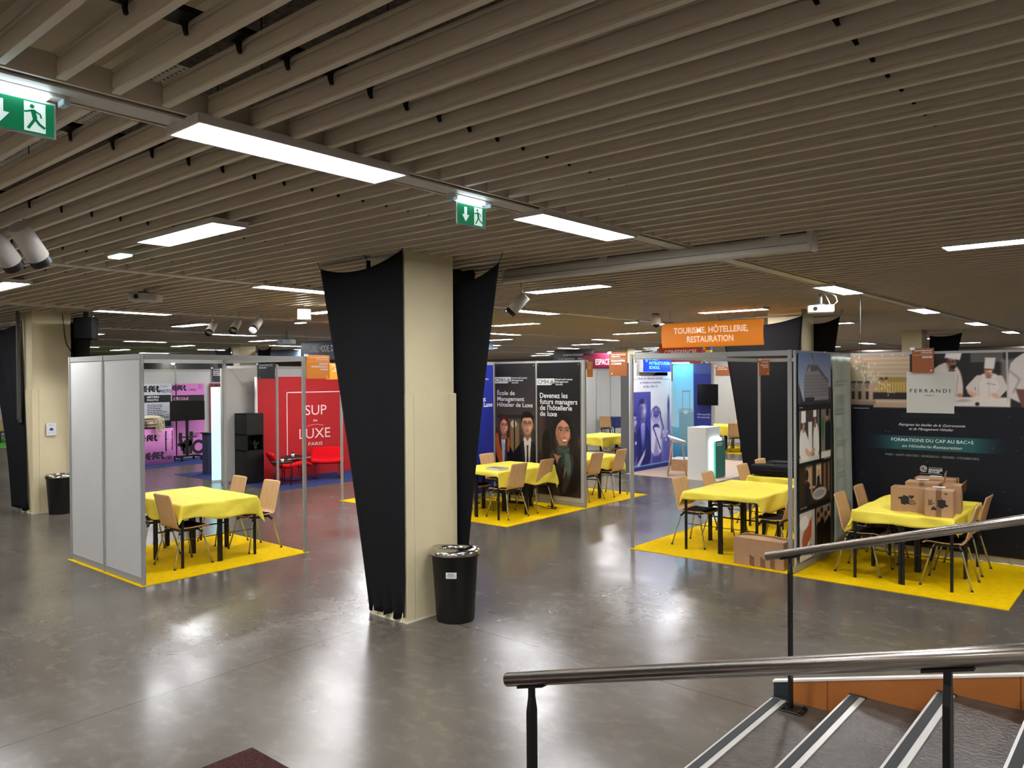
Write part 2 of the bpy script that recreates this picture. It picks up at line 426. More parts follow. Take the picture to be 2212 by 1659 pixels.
def suit(p, cx, cz, w_, h, col, shirt=(226, 224, 222), tie=(16, 16, 20)):
    """dark jacket with open collar, shirt and tie below a chin at cx,cz"""
    lt = tuple(min(255, v * 1.9 + 6) for v in col)
    p.poly([(cx - w_, cz - h), (cx - w_ * .98, cz - h * .32), (cx - w_ * .55, cz - h * .12), (cx - w_ * .2, cz), (cx + w_ * .2, cz), (cx + w_ * .55, cz - h * .12), (cx + w_ * .98, cz - h * .32), (cx + w_, cz - h)], col, round_=1)
    p.poly([(cx - w_ * .20, cz + .02 * h), (cx + w_ * .20, cz + .02 * h), (cx + w_ * .10, cz - h * .5), (cx, cz - h * .72), (cx - w_ * .10, cz - h * .5)], shirt)
    if tie: p.poly([(cx - w_ * .05, cz - .06 * h), (cx + w_ * .05, cz - .06 * h), (cx + w_ * .035, cz - h * .16), (cx + w_ * .075, cz - h * .6), (cx, cz - h * .7), (cx - w_ * .075, cz - h * .6), (cx - w_ * .035, cz - h * .16)], tie)
    for q in (-1, 1):
        p.poly([(cx + q * w_ * .03, cz - .05 * h), (cx + q * w_ * .22, cz + .05 * h), (cx + q * w_ * .20, cz - h * .14)], tuple(min(255, v * 1.08) for v in shirt))
        p.poly([(cx + q * w_ * .20, cz + .01 * h), (cx + q * w_ * .38, cz - h * .10), (cx + q * w_ * .28, cz - h * .30), (cx + q * w_ * .02, cz - h * .74), (cx + q * w_ * .12, cz - h * .4)], lt)

# ------------------------------------------------------------------ the setting
MB().box(-46, 4, -4, 38, -0.1, 0).build('floor', M_FLOOR)['kind'] = 'structure'
MB().box(-46, 4, -4, 38, 3.95, 4.1).build('ceiling', M_SLAB)['kind'] = 'structure'
ceil = bpy.data.objects['ceiling']
M_WALL = mat('hall_wall', (190, 178, 162), 0.8, noise=(1.5, 0.1))
for nm, b in (('wall_back', (-46.2, 4.2, 38, 38.2)), ('wall_front', (-46.2, 4.2, -4.2, -4)), ('wall_left', (-46.2, -46, -4, 38)), ('wall_right', (4, 4.2, -4, 38))):
    MB().box(b[0], b[1], b[2], b[3], 0, 4.1).build(nm, M_WALL)['kind'] = 'structure'

ROWS = [-3.33, -8.3, -13.1, -17.95, -22.8, -27.6, -32.4, -37.2]     # light channels running along y
def slat_profile():
    # cross-section (y, z): blade with a bottom flange, grooves and a top flange
    t, g = 0.0155, 0.006
    return [(-t, 0), (t, 0), (t, .010), (g, .013), (g, .020), (t - .002, .023), (t - .002, .074), (g, .077), (g, .083), (t, .086), (t, .096), (-t, .096), (-t, .086), (-g, .083), (-g, .077), (-t + .002, .074), (-t + .002, .023), (-g, .020), (-g, .013), (-t, .010)]
edges = [3.9] + [r + d for r in ROWS for d in (0.14, -0.14)] + [-45.9]
PROF = slat_profile()
COLS = [(-5.22, 4.66, 0.50, 0.64), (-14.26, 4.60, 0.52, 0.62), (-23.5, 4.6, .5, .64), (-4.87, 13.4, .62, .62), (-14.2, 13.2, .5, .62), (-23.3, 13.6, .5, .62), (-4.9, 21.9, .5, .62), (-16.35, 26.2, .6, .62), (-23.3, 22.1, .5, .62)]
for bi in range(0, len(edges), 2):
    xa, xb = edges[bi + 1], edges[bi]
    mb = MB(); y = -3.86
    while y < 37:
        segs = [(xa, xb)]
        for cx, cy, sx, sy in COLS:       # slats stop at the columns
            if cy - 0.03 < y < cy + sy + 0.03:
                ns = []
                for a, b in segs:
                    if cx - sx - .02 > a and cx + .02 < b: ns += [(a, cx - sx - .02), (cx + .02, b)]
                    elif a < cx + .02 < b: ns.append((cx + .02, b))
                    elif a < cx - sx - .02 < b: ns.append((a, cx - sx - .02))
                    else: ns.append((a, b))
                segs = ns
        for a, b in segs:
            n = len(PROF); v = [(a, y + p, CZ + q) for p, q in PROF] + [(b, y + p, CZ + q) for p, q in PROF]
            mb.add(v, [tuple(range(n - 1, -1, -1)), tuple(range(n, 2 * n))] + [(i, (i + 1) % n, (i + 1) % n + n, i + n) for i in range(n)])
        y += 0.2
    mb.build('slat_field', M_SLAT, ceil)
# black carrier rails with hooks above the slats
xs = [0.82, -0.87, -2.57, -4.12, -5.93, -7.6, -9.2, -10.9, -12.3, -14.0, -15.8, -17.2, -19.0, -21.0]
for x in xs:
    mb = MB().box(x - .055, x + .055, -3.8, 37, CZ + .098, CZ + .12)
    y = -3.86
    while y < 24:
        mb.prism([(x - .045, CZ + .10), (x + .045, CZ + .10), (x + .016, CZ + .084), (x + .012, CZ + .062), (x + .018, CZ + .042), (x + .004, CZ + .040), (x - .008, CZ + .064), (x - .014, CZ + .084)], y - .036, y - .026)
        y += 0.2
    mb.build('carrier_rail', M_BLACKM, ceil)
# flat cover strips under the light channels
mb = MB()
for r in ROWS: mb.box(r - .065, r + .065, -3.9, 36, CZ - .005, CZ + .004)
mb.build('trim_1', M_FRAME)['kind'] = 'structure'
mb = MB()
for r in ROWS: mb.box(r - .12, r - .105, -3.9, 36, CZ + .0, CZ + .10); mb.box(r + .105, r + .12, -3.9, 36, CZ + .0, CZ + .10)
mb.build('trim_2', M_SLAT)['kind'] = 'structure'

def column(x1, y0, sx, sy, label, nm='column'):
    t = thing(nm, label, 'column', (x1 - sx / 2, y0 + sy / 2, 0))
    MB().box(-sx / 2 + .012, sx / 2 - .012, -sy / 2 + .012, sy / 2 - .012, 0, 3.95, 0.006).build('shaft', M_CREAM, t)
    mb = MB()
    a, b, h = sx / 2, sy / 2, 2.05
    mb.box(-a + .1, a - .1, -b, b, 0, h); mb.box(-a, a, -b + .1, b - .1, 0, h)
    for qx in (-1, 1):
        for qy in (-1, 1): mb.box(qx * (a + .004), qx * (a - .097), qy * (b + .004), qy * (b - .097), 0, h, .004)
    mb.build('corner_cladding', M_CREAM, t)
    MB().box(-a - .012, a + .012, -b - .012, b + .012, 0, .012).build('base_seal', mat('sealant', (222, 216, 200), .7, bump=(60, .5)), t)
    return t
column(*COLS[0], 'cream square column in the foreground with black fabric sails')
column(*COLS[1], 'cream square column at left with a small notice taped to it')
column(*COLS[3], 'cream column behind the orange hanging sign')
column(*COLS[5], 'distant cream column above the white booth at left')
column(*COLS[6], 'distant cream column top above the chef photo backdrop')
column(*COLS[7], 'distant cream column between the red banner and the orange hanging sign')

def sail(name, label, kind, x0b, x1b, x0t, x1t, zt0, zt1, sag, loc, rz, zb=0.03, wr=0.0, grp=None):
    """stretched black fabric: local x along the sail, y thickness"""
    t = thing(name, label, 'fabric sail', loc, rz, grp)
    H = 3.3
    def fn(u, v):
        e = v ** 1.0
        xl = x0b + (x0t - x0b) * e - 0.03 * math.sin(PI * v) * (1 if x0t < x0b - .05 else 0) * -1
        xr = x1b + (x1t - x1b) * e + 0.03 * math.sin(PI * v) * (1 if x1t > x1b + .05 else 0) * -1
        zt = zt0 + (zt1 - zt0) * u - sag * 4 * u * (1 - u) * (1.0)
        z = zb + (zt - zb) * v
        k = max(0.0, 1 - v * 9) ** 2
        y = 0.012 * math.sin(u * 9) * v * (1 - v) + k * 0.03 * math.sin(u * 23) + wr * math.sin(u * 17 + v * 6) * 0.01
        if v == 0: z += 0.03 * math.sin(u * 8) ** 2
        return (xl + (xr - xl) * u, y, z)
    mb = MB().grid(fn, 26, 44)
    o = mb.build('fabric', M_BLACKF, t); md = o.modifiers.new('thickness', 'SOLIDIFY'); md.thickness = .004
    for u in (0, 1):
        hb = MB()
        p = fn(u, 1); q = (p[0] + (-.02 if u == 0 else .02) * 2, p[1], p[2] + .07)
        hb.tube([p, q], .004, 5); hb.tube([q, (q[0] + .01, q[1] + .02, q[2] + .05)], .003, 5); hb.tube([q, (q[0] - .02, q[1], q[2] + .045)], .003, 5)
        hb.build('tie_cord', M_BLACKM, t)
    bb = MB().tube([(min(x0t, x1t) - .03, .03, zt0 + .03), (max(x0t, x1t) - .02, .03, zt0 + .03)], .012, 8)
    bb.build('support_bar', M_ALU, t)
    return t
# foreground column sails (around the column like a pinwheel)
sail('fabric_sail', 'wide black fabric sail on the left of the foreground cream column', 'a', -.49, .0, -1.21, .0, 3.28, 3.34, .10, (-5.22, 4.635, 0), 0)
sail('fabric_sail', 'narrow black fabric sail reaching right behind the foreground column', 'b', -.50, .05, -.50, .53, 3.24, 3.25, .15, (-5.22, 5.335, 0), 0)
sail('fabric_sail', 'black fabric sail behind the foreground column with a flat top edge', 'c', -.64, .05, -.64, .86, 3.3, 3.36, .02, (-5.745, 5.3, 0), PI / 2)
# left column
sail('fabric_sail', 'twisted black fabric sail hanging left of the cream column with the notice', 'a', -.93, -.10, -1.9, -.45, 3.16, 3.2, .10, (-14.28, 4.57, 0), 0, wr=2)
sail('fabric_sail', 'black fabric sail on the far right side of the column with the notice', 'b', -.5, .1, -.5, .72, 3.22, 3.22, .04, (-14.3, 5.28, 0), 0)
# column behind the orange sign
sail('fabric_sail', 'large black fabric sail behind the orange hanging sign', 'a', -.95, -.1, -1.45, .06, 3.2, 3.22, .12, (-4.9, 13.36, 0), 0)
sail('fabric_sail', 'black fabric sail right of the column behind the orange sign', 'b', -.3, .05, -.3, .42, 3.2, 3.22, .10, (-4.87, 14.06, 0), 0)
sail('fabric_sail', 'black fabric sail beside the distant column above the chef photo', 'a', -.1, .2, .0, .75, 3.2, 3.25, .05, (-4.87, 22.55, 0), 0)
sail('fabric_sail', 'black fabric sail left of the distant column above the white booth', 'a', -.6, .0, -1.5, -.5, 3.2, 3.25, .08, (-23.3, 13.57, 0), 0)
sail('fabric_sail', 'black fabric sail right of the distant column above the white booth', 'a', -.1, .2, .0, .8, 3.2, 3.25, .08, (-23.28, 14.26, 0), 0)
sail('fabric_sail', 'black fabric sail on the distant column left of the orange sign', 'b', -.1, .2, .0, .9, 3.2, 3.25, .08, (-16.3, 26.86, 0), 0)

# ------------------------------------------------------------------ ceiling lights
def light_proto(name, label, grp=None):
    t = thing(name, label, 'ceiling light', (0, 0, 0), 0, grp)
    L_, W_ = 0.6, 0.145
    mb = MB()
    mb.box(-W_, W_, -L_, L_, .012, .04); 
    for a in (-1, 1):
        mb.box(a * W_, a * (W_ - .016), -L_, L_, 0, .012); mb.box(-W_ + .016, W_ - .016, a * L_, a * (L_ - .016), 0, .012)
    mb.build('frame', M_FRAME, t)
    MB().box(-W_ + .016, W_ - .016, -L_ + .016, L_ - .016, .004, .0125).build('diffuser', M_LAMP, t)
    return t
LP = light_proto('ceiling_light', 'large lit ceiling panel nearest the camera, upper left')
LP.location = (-3.30, 2.26, CZ - .035)
named = [((-3.37, 4.72), 0, 'lit ceiling panel just right of the hanging green exit sign'),
         ((-5.72, 2.93), 1, 'lit ceiling panel crosswise, left of the foreground column top'),
         ((-10.5, 3.07), 1, 'lit ceiling panel cut by the left edge of the picture'),
         ((-8.3, 5.68), 0, 'lit ceiling panel partly hidden by the left fabric sail'),
         ((-13.05, 5.72), 0, 'long lit ceiling panel above the left white booth'),
         ((-5.83, 7.92), 1, 'lit ceiling panel under the projector screen case'),
         ((-3.33, 10.5), 0, 'lit ceiling panel directly above the white projector at right'),
         ((-0.95, 7.68), 1, 'lit ceiling panel cut by the right edge of the picture'),
         ((-10.6, 7.85), 1, 'lit ceiling panel beside the foreground column, with a glaring spot'),
         ((-15.3, 7.85), 1, 'lit ceiling panel behind the track spotlights'),
         ((-5.75, 12.57), 1, 'lit ceiling panel just above the orange hanging sign')]
GL = 'slim lit ceiling panel in the distant rows under the slatted ceiling'
done = []
for (x, y), k, lb in named:
    dup(LP, (x, y, CZ - .035), PI / 2 * k, lb); done.append((x, y))
far = []
for i in range(9):
    for j in range(7): far.append((-1.0 - 4.78 * i, 3.0 + 4.75 * j, 1))
for i, r in enumerate(ROWS):
    for j in range(7): far.append((r, (5.7 if i else 5.7) + 4.72 * j - .1, 0))
for x, y, k in far:
    d = math.hypot(x, y)
    if d < 8.5 or min(math.hypot(x - a, y - b) for a, b in done) < 1.6: continue
    if any(a - c - .7 < x < a + .7 and b - .7 < y < b + e + .7 for a, b, c, e in COLS): continue
    ang = math.degrees(math.atan2(-x, y))
    if ang > 78 or y > 33 or x < -36: continue
    if ang > 71.5 or ang < 5: continue
    lb = 'slim lit ceiling panel running %s in the far rows %s' % ('crosswise' if k else 'lengthwise', 'near the left edge' if ang > 62 else 'above the red backdrop' if ang > 50 else 'beside the foreground column' if ang > 41 else 'above the school banners' if ang > 33 else 'around the orange hanging sign' if ang > 20 else 'above the chef photo backdrop')
    dup(LP, (x, y, CZ - .035), PI / 2 * k, lb, 'distant ceiling light panels')
# light that falls from the same kind of panels behind and beside the camera
for x, y, k in ((-3.33, -2.0, 0), (-1.0, -1.8, 1), (1.5, -1.0, 0), (1.5, 3.5, 0), (-8.3, 1.0, 0), (-5.8, -1.8, 1), (1.5, 8.5, 0), (-10.5, -1.8, 1), (-13.1, 1.0, 0), (-15.4, 3.0, 1)):
    dup(LP, (x, y, CZ - .035), PI / 2 * k, 'lit ceiling panel behind or beside the camera position', 'ceiling light panels outside the picture')

# ------------------------------------------------------------------ stairs and handrails
RISE, RUN, X0S = 0.14, 0.472, -1.95
YS0, YS1 = -1.2, 4.86
mb = MB()
for k in range(1, 12):
    x = X0S + RUN * (k - 1)
    if x > 3.0: break
    mb.box(x, 3.2, YS0, YS1, RISE * (k - 1), RISE * k)
st = mb.build('stairs', M_STAIR); tag(st, kind='structure')
for k in range(1, 8):
    x = X0S + RUN * (k - 1); z = RISE * k
    a = MB().box(x - .006, x + .088, YS0 + .02, YS1 - .03, z, z + .006).box(x - .006, x, YS0 + .02, YS1 - .03, z - .03, z).build('stair_nosing', M_NOSEA, st)
    MB().box(x + .008, x + .054, YS0 + .03, YS1 - .03, z + .0055, z + .009).build('grip_strip', M_NOSEG, a)
    MB().box(x - .008, x + .092, YS1 - .03, YS1 - .015, z - .01, z + .011, .002).build('end_cap', M_BLACK, a)
sl = 0.272
mb = MB(); zt = lambda x: 0.235 + sl * (x + 1.95)
mb.prism([(-1.86, 0), (3.0, 0), (3.0, zt(3.0)), (-1.86, zt(-1.86))], YS1, YS1 + .03)
sw = mb.build('stair_stringer', M_STRING); tag(sw, kind='structure')
MB().prism([(-1.86, zt(-1.86)), (3.0, zt(3.0)), (3.0, zt(3.0) + .012), (-1.96, zt(-1.96) + .012), (-1.96, zt(-1.96))], YS1 - .005, YS1 + .035).build('trim_3', M_TRIM)['kind'] = 'structure'
MB().prism([(-1.955, 0.0), (-1.86, 0.0), (-1.86, zt(-1.86) - .001), (-1.955, zt(-1.955) - .001)], YS1, YS1 + .032).build('stringer_end_block', mat('dark_blue_block', (34, 42, 50), .5), sw)
for xj in (-1.62, -.62, .4): MB().box(xj, xj + .003, YS1 - .001, YS1 + .0005, .05, zt(xj) - .002).build('joint', M_INKB, sw)

def handrail(y, xs, zr, ends, posts, label):
    t = thing('handrail', label, 'handrail', (posts[0], y, RISE if y > 3 else RISE))
    ox, oz = posts[0], RISE
    zc = lambda x: zr + 0.285 * (x - xs) - oz
    MB().tube([(ends[0] - ox, 0, zc(ends[0])), (ends[1] - ox, 0, zc(ends[1]))], .0255, 36).build('rail', M_STEEL, t)
    for px in posts:
        k = int((px - X0S) / RUN) + 1; zb = RISE * k - oz; top = zc(px) - .026
        s_ = .019
        sy_ = .021; s_ = .0088
        mb = MB().box(px - ox - s_, px - ox + s_, -sy_, sy_, zb + .008, top - .09)
        v = []
        for z, q in ((top - .09, 1), (top - .04, .5), (top, .45)):
            v += [(px - ox - s_, -q * sy_, z), (px - ox + s_, -q * sy_, z), (px - ox + s_, q * sy_, z), (px - ox - s_, q * sy_, z)]
        mb.add(v, [(i, (i + 1) % 4, (i + 1) % 4 + 4, i + 4) for i in range(4)] + [(i + 4, (i + 1) % 4 + 4, (i + 1) % 4 + 8, i + 8) for i in range(4)] + [(8, 9, 10, 11)])
        po = mb.build('post', M_BLACKM, t)
        a = .06
        MB().prism([(px - ox - a, top - .285 * a - .006), (px - ox + a, top + .285 * a - .006), (px - ox + a, top + .285 * a + .002), (px - ox - a, top - .285 * a + .002)], -.014, .014).build('bracket', M_BLACKM, po)
        bp = MB().box(px - ox - .05, px - ox + .085, -.062, .062, zb, zb + .010, .003).build('base_plate', M_BLACKM, po)
        for qx in (-.033, .068):
            for qy in (-.045, .045): MB().lathe([(.011, zb + .010), (.011, zb + .020), (.006, zb + .026), (0, zb + .026)], 8, px - ox + qx, qy).build('bolt', M_BLACKM, po)
    return t
handrail(4.74, -1.94, 1.065, (-1.95, 2.6), (-1.80, 0.5), 'satin steel handrail on black posts along the far side of the stairs')
handrail(2.2, -1.905, 1.064, (-1.905, 2.4), (-1.79, -.435, 1.0), 'satin steel handrail on black posts nearest the camera on the stairs')
mt = MB()
mt.box(-4.17, -3.0, .9, 2.49, 0, .012)
tag(mt.build('floor_mat', mat('dark_brown_mat', (72, 46, 44), .98, noise=(60, .5), bump=(160, .8), spec=.1)), 'dark brown coir floor mat at the bottom edge', 'mat')

# ------------------------------------------------------------------ chair, table unit, cloth
def chair_proto(label):
    t = thing('chair', label, 'chair')
    W0 = .20
    back = [(-.125, .452), (-.155, .460), (-.178, .485), (-.194, .53), (-.216, .62), (-.242, .72), (-.266, .80), (-.284, .862)]
    def P(path, s):
        n = len(path) - 1; f = s * n; i = min(int(f), n - 1); q = f - i
        return (path[i][0] * (1 - q) + path[i + 1][0] * q, path[i][1] * (1 - q) + path[i + 1][1] * q)
    def fb(u, v):
        y, z = P(back, v); w_ = W0 - .018 * v
        x = (u * 2 - 1) * w_; y += .016 * (u * 2 - 1) ** 2 * v      # slight wrap
        if v > .93: z -= .010 * abs(u * 2 - 1) ** 8
        return (x, y, z)
    o = MB().grid(fb, 12, 20).build('backrest', M_BEECH, t); md = o.modifiers.new('thickness', 'SOLIDIFY'); md.thickness = .011
    seat = [(-.125, .452), (-.08, .446), (0, .442), (.10, .448), (.17, .452), (.205, .444), (.215, .43)]
    def fs(u, v):
        y, z = P(seat, v); return ((u * 2 - 1) * (W0 + .004 * math.sin(PI * v)), y, z + .012 * (u * 2 - 1) ** 4)
    o = MB().grid(fs, 12, 14).build('seat', M_BEECH, t); md = o.modifiers.new('thickness', 'SOLIDIFY'); md.thickness = .011; md.offset = 1
    def fp(u, v):
        y, z = P(seat[:-1], v); a = u * 2 - 1; e = min(1, (1 - abs(a)) * 9) * min(1, (1 - v) * 10) * min(1, v * 10 + .2)
        return (a * .186, y, z + .006 + .016 * e + .010 * a ** 4)
    MB().grid(fp, 14, 16).build('seat_pad', M_PAD, t)
    for sx in (-1, 1):
        for sy in (-1, 1):
            top = (sx * .165, sy * .12, .425); ft = (sx * .235, sy * .235, .012)
            m_ = MB().tube([(sx * .10, sy * .105, .432), (sx * .15, sy * .113, .432), (sx * .168, sy * .124, .418), (sx * .175, sy * .136, .395), ft], .0105, 8)
            lg = m_.build('leg', M_CHROME, t)
            MB().tube([(sx * .2335, sy * .2325, .022), (sx * .236, sy * .2375, .0)], .0135, 8).build('foot', M_BLACK, lg)
    mb = MB().box(-.155, .155, -.115, -.095, .414, .436).box(-.155, .155, .095, .115, .414, .436).box(-.155, -.12, -.11, .11, .414, .434).box(.12, .155, -.11, .11, .414, .434)
    for sx in (-1, 1):
        for sy in (-1, 1): mb.tube([(sx * .15, sy * .11, .425), (sx * .178, sy * .142, .385)], .017, 6)
    mb.build('seat_frame', M_BLACK, t)
    return t
CH = chair_proto('beech chair at the yellow table in the left booth, its back nearest the camera')
CH.location = (-8.98, 4.49, 0)
def chair(x, y, deg, label, z=0, group='beech shell chairs with black seats and chrome legs'):
    return dup(CH, (x, y, z), math.radians(deg), label, group)
CH['group'] = 'beech shell chairs with black seats and chrome legs'
CH.rotation_euler = (0, 0, math.radians(2))
chair(-9.07, 5.49, 181, 'beech chair at the right side of the yellow table in the left booth, outermost')
chair(-9.82, 5.46, 179, 'beech chair behind the yellow table in the left booth, farthest from the camera')
chair(-9.78, 4.50, -3, 'beech chair mostly hidden behind the white panels of the left booth')
chair(-7.99, 9.25, 88, 'beech chair nearest the camera in front of the man and woman banner table')
chair(-8.03, 9.99, 91, 'beech chair in front of the black smiling woman banner')
chair(-8.93, 10.08, -91, 'beech chair across the table below the blue banner')
chair(-8.72, 9.24, -88, 'beech chair half hidden behind the black sail, at the table with brochures')
chair(-7.99, 11.39, 90, 'beech chair just right of the grey booth post beside the smiling woman banner')
chair(-7.97, 12.13, 92, 'beech chair at the front right end of the second yellow table, next booth post')
chair(-8.75, 11.4, -90, 'beech chair on the hidden side of the table behind the smiling woman banner')
chair(-4.74, 9.27, -92, 'beech chair at the left near end of the yellow table in the right booth')
chair(-4.72, 10.06, -88, 'beech chair, second along the left side of the yellow table in the right booth')
chair(-4.72, 11.2, -90, 'beech chair left of the black cases on the rear yellow table')
chair(-4.80, 12.05, -92, 'beech chair behind the black cases, farthest in the right booth')
chair(-3.72, 9.30, 92, 'beech chair half hidden behind the booth post, above the floor cardboard box')
chair(-3.72, 10.05, 90, 'beech chair on the hidden right side of the table above the floor cardboard box')
chair(-2.65, 9.17, -90, 'beech chair at the left near corner of the table with stacked cartons')
chair(-2.66, 9.90, -90, 'beech chair at the left rear of the table with stacked cartons')
chair(-1.79, 9.15, 92, 'beech chair at the right near corner of the table with stacked cartons')
chair(-1.81, 9.90, 89, 'beech chair at the right rear of the table with stacked cartons')
# distant ones
chair(-10.18, 15.95, 90, 'beech chair at the far yellow table left of the grey stand wall')
chair(-11.9, 15.9, -90, 'beech chair low behind the near side of the far yellow table')
chair(-14.75, 22.25, 25, 'beech chair beside the navy draped table in the distance')
chair(-14.35, 23.45, 100, 'beech chair right of the navy draped table in the distance')
chair(-9.45, 20.9, 12, 'beech chair nearest at the distant yellow table right of the white desk')
chair(-10.1, 20.8, -30, 'beech chair left of the distant yellow table behind the white desk')
chair(-9.9, 22.0, 180, 'beech chair behind the distant yellow table behind the white desk')
chair(-9.25, 22.1, 180, 'beech chair at the far right end of the distant yellow table')

def table_proto(label):
    t = thing('table', label, 'table')
    MB().box(-.24, .24, -.34, .34, .712, .735, .004).build('tabletop', mat('grey_laminate', (96, 94, 92), .5), t)
    for sx in (-1, 1):
        for sy in (-1, 1): MB().box(sx * .225 - .014, sx * .225 + .014, sy * .325 - .014, sy * .325 + .014, 0, .712, .003).build('leg', M_BLACKM, t)
    for sy in (-1, 1): MB().tube([(-.225, sy * .325, .33), (.225, sy * .325, .33)], .005, 6).build('stretcher', M_BLACKM, t)
    mb = MB()
    for sx in (-1, 1): mb.box(sx * .225 - .008, sx * .225 + .008, -.32, .32, .67, .712)
    for sy in (-1, 1): mb.box(-.22, .22, sy * .325 - .008, sy * .325 + .008, .67, .712)
    mb.build('apron', M_BLACKM, t)
    return t
TB = None
def cloth(name, label, cx, cy, lx, ly, ov, seed, fold=True, top=.7375, m=None, grp='yellow table cloths', zdrop=1.0, skew=(0, 0, 0, 0), creases=True):
    """ov = overhang on (-x, +x, -y, +y); local origin on the floor below the table centre"""
    R = random.Random(seed); ph = [R.uniform(0, 6) for _ in range(8)]
    t0, t1, t2, t3 = ov
    def fn(u, v):
        X = -lx / 2 - t0 + u * (lx + t0 + t1); Y = -ly / 2 - t2 + v * (ly + t2 + t3)
        X += skew[0] * (v - .5); Y += skew[1] * (u - .5)
        dx = max(0, abs(X) - lx / 2); dy = max(0, abs(Y) - ly / 2); sx = 1 if X > 0 else -1; sy = 1 if Y > 0 else -1
        bx = min(abs(X), lx / 2) * sx; by = min(abs(Y), ly / 2) * sy
        r = math.hypot(dx, dy); z = top
        if r > 0:
            wv = .5 + .5 * math.sin((X * 8 if dy > dx else Y * 8) + ph[0]) ; wv2 = math.sin(X * 15 + Y * 13 + ph[1])
            out = .012 + .045 * min(1, r / .2) * wv + .010 * wv2 * min(1, r / .1)
            mn = min(dx, dy)
            if mn > 0:
                # corner fold: hangs as a pointed cone
                bx += sx * (out * (dx / r) + .14 * mn); by += sy * (out * (dy / r) + .14 * mn)
            else:
                if dx > 0: bx += sx * out
                else: by += sy * out
            z = top - max(0, r - .008) * (.90 + .20 * math.sin(4.2 * bx + ph[4]) * math.sin(3.7 * by + ph[5]) + .07 * math.sin(11 * (bx + by) + ph[6])) * zdrop
            z = max(z, .05)
        else:
            z += .0025 * math.sin(X * 9 + ph[2]) * math.sin(Y * 7 + ph[3])
            if creases:
                z += .006 * math.exp(-((X - .02) / .02) ** 2) + .004 * math.exp(-((Y + .05) / .02) ** 2)
        return (bx, by, z)
    nx = int((lx + t0 + t1) / .022); ny = int((ly + t2 + t3) / .022)
    o = MB().grid(fn, nx, ny).build(name, m or M_YCLO)
    o.location = (cx, cy, 0); md = o.modifiers.new('thickness', 'SOLIDIFY'); md.thickness = .0015; md.offset = 1
    return tag(o, label, 'tablecloth', grp)
def table_group(x0, y0, along, where, clo, seed, ov, skew=(0, 0), nx=2, ny=2, rows=None):
    """2x2 block of small tables. along='y': long sides of units along y"""
    global TB
    n = 0; names = ['near left', 'near right', 'far left', 'far right']
    ux, uy = (.465, .68) if along == 'y' else (.68, .465)
    for j in range(ny):
        for i in range(nx):
            lb = 'small table %s, %s one under the cloth' % (where, names[j * 2 + i])
            loc = (x0 + (i + .5) * ux + i * .015, y0 + (j + .5) * uy + j * .015, 0)
            if TB is None:
                TB = table_proto(lb); TB.location = loc; TB.rotation_euler = (0, 0, 0 if along == 'y' else PI / 2); TB['group'] = 'small tables pushed together under yellow cloths'
            else: dup(TB, loc, 0 if along == 'y' else PI / 2, lb, 'small tables pushed together under yellow cloths')
    lx, ly = nx * ux + .03, ny * uy + .03
    cloth('tablecloth', clo, x0 + nx * ux / 2 + .007, y0 + ny * uy / 2 + .007, lx, ly, ov, seed, skew=skew)
table_group(-10.12, 4.36, 'x', 'in the left booth', 'yellow cloth over the table in the left booth beside the white panels', 3, (.12, .22, .20, .20), (.05, .03))
table_group(-8.82, 8.90, 'y', 'by the man and woman banner', 'yellow cloth on the table carrying grey brochures', 5, (.2, .30, .08, .22), (.03, .02))
table_group(-8.82, 10.98, 'y', 'right of the smiling woman banner', 'yellow cloth on the table just right of the smiling woman banner', 7, (.2, .26, .2, .2))
table_group(-4.72, 8.90, 'y', 'in the right booth', 'yellow cloth on the table above the floor cardboard box', 8, (.20, .22, .09, .12), (-.05, .03))
table_group(-4.72, 10.85, 'y', 'below the black cases', 'yellow cloth under the two black cases', 9, (.16, .2, .2, .2))
table_group(-2.64, 8.78, 'y', 'below the stacked cartons', 'yellow cloth under the stacked cartons in front of the dark chef backdrop', 12, (.20, .20, .13, .12), (.06, -.02))
table_group(-11.35, 15.5, 'y', 'far left of the grey stand wall', 'yellow cloth on the far table left of the grey stand wall', 13, (.2, .26, .26, .2))
table_group(-10.78, 21.1, 'x', 'in the distance behind the white desk', 'yellow cloth on the distant table right of the white desk', 14, (.2, .2, .3, .2))
# carpets
def carpet(x0, x1, y0, y1, m, label, nm='carpet'):
    o = MB().box(x0, x1, y0, y1, 0, .006).build(nm, m); tag(o, label, 'carpet')
carpet(-10.33, -8.33, 3.70, 5.80, M_YCAR, 'bright yellow carpet under the left booth')
carpet(-11.42, -7.45, 8.60, 12.60, M_YCAR, 'bright yellow carpet under the booths behind the foreground column')
carpet(-5.30, -3.22, 8.50, 12.6, M_YCAR, 'bright yellow carpet under the right booth with the floor cardboard box')
carpet(-3.20, -1.17, 8.46, 10.485, M_YCAR, 'bright yellow carpet in front of the dark chef backdrop')
carpet(-10.9, -8.6, 20.6, 22.8, M_YCAR, 'bright yellow carpet of the distant booth behind the white desk')
carpet(-11.9, -9.75, 15.2, 18.8, M_YCAR, 'yellow carpet under the far table left of the grey stand wall')
carpet(-15.3, -13.36, 8.60, 12.6, M_BCAR, 'dark blue carpet in front of the red backdrop')
carpet(-21.2, -19.3, 8.3, 12.4, M_BCAR, 'dark blue carpet under the television stand')
carpet(-17.6, -15.9, 8.6, 12.3, M_BCAR, 'dark blue carpet beside the glowing totem')
carpet(-9.42, -7.2, 14.95, 19.0, wood_mat('pale_wood_floor', (206, 182, 160), (184, 156, 134), 3, .45, (1, 9, 1)), 'pale wood plank flooring of the stand with the white desk', 'wood_flooring')
carpet(-33.5, -29.0, 8.3, 12.5, mat('green_carpet', (92, 168, 60), .95), 'green carpet at the far left edge')

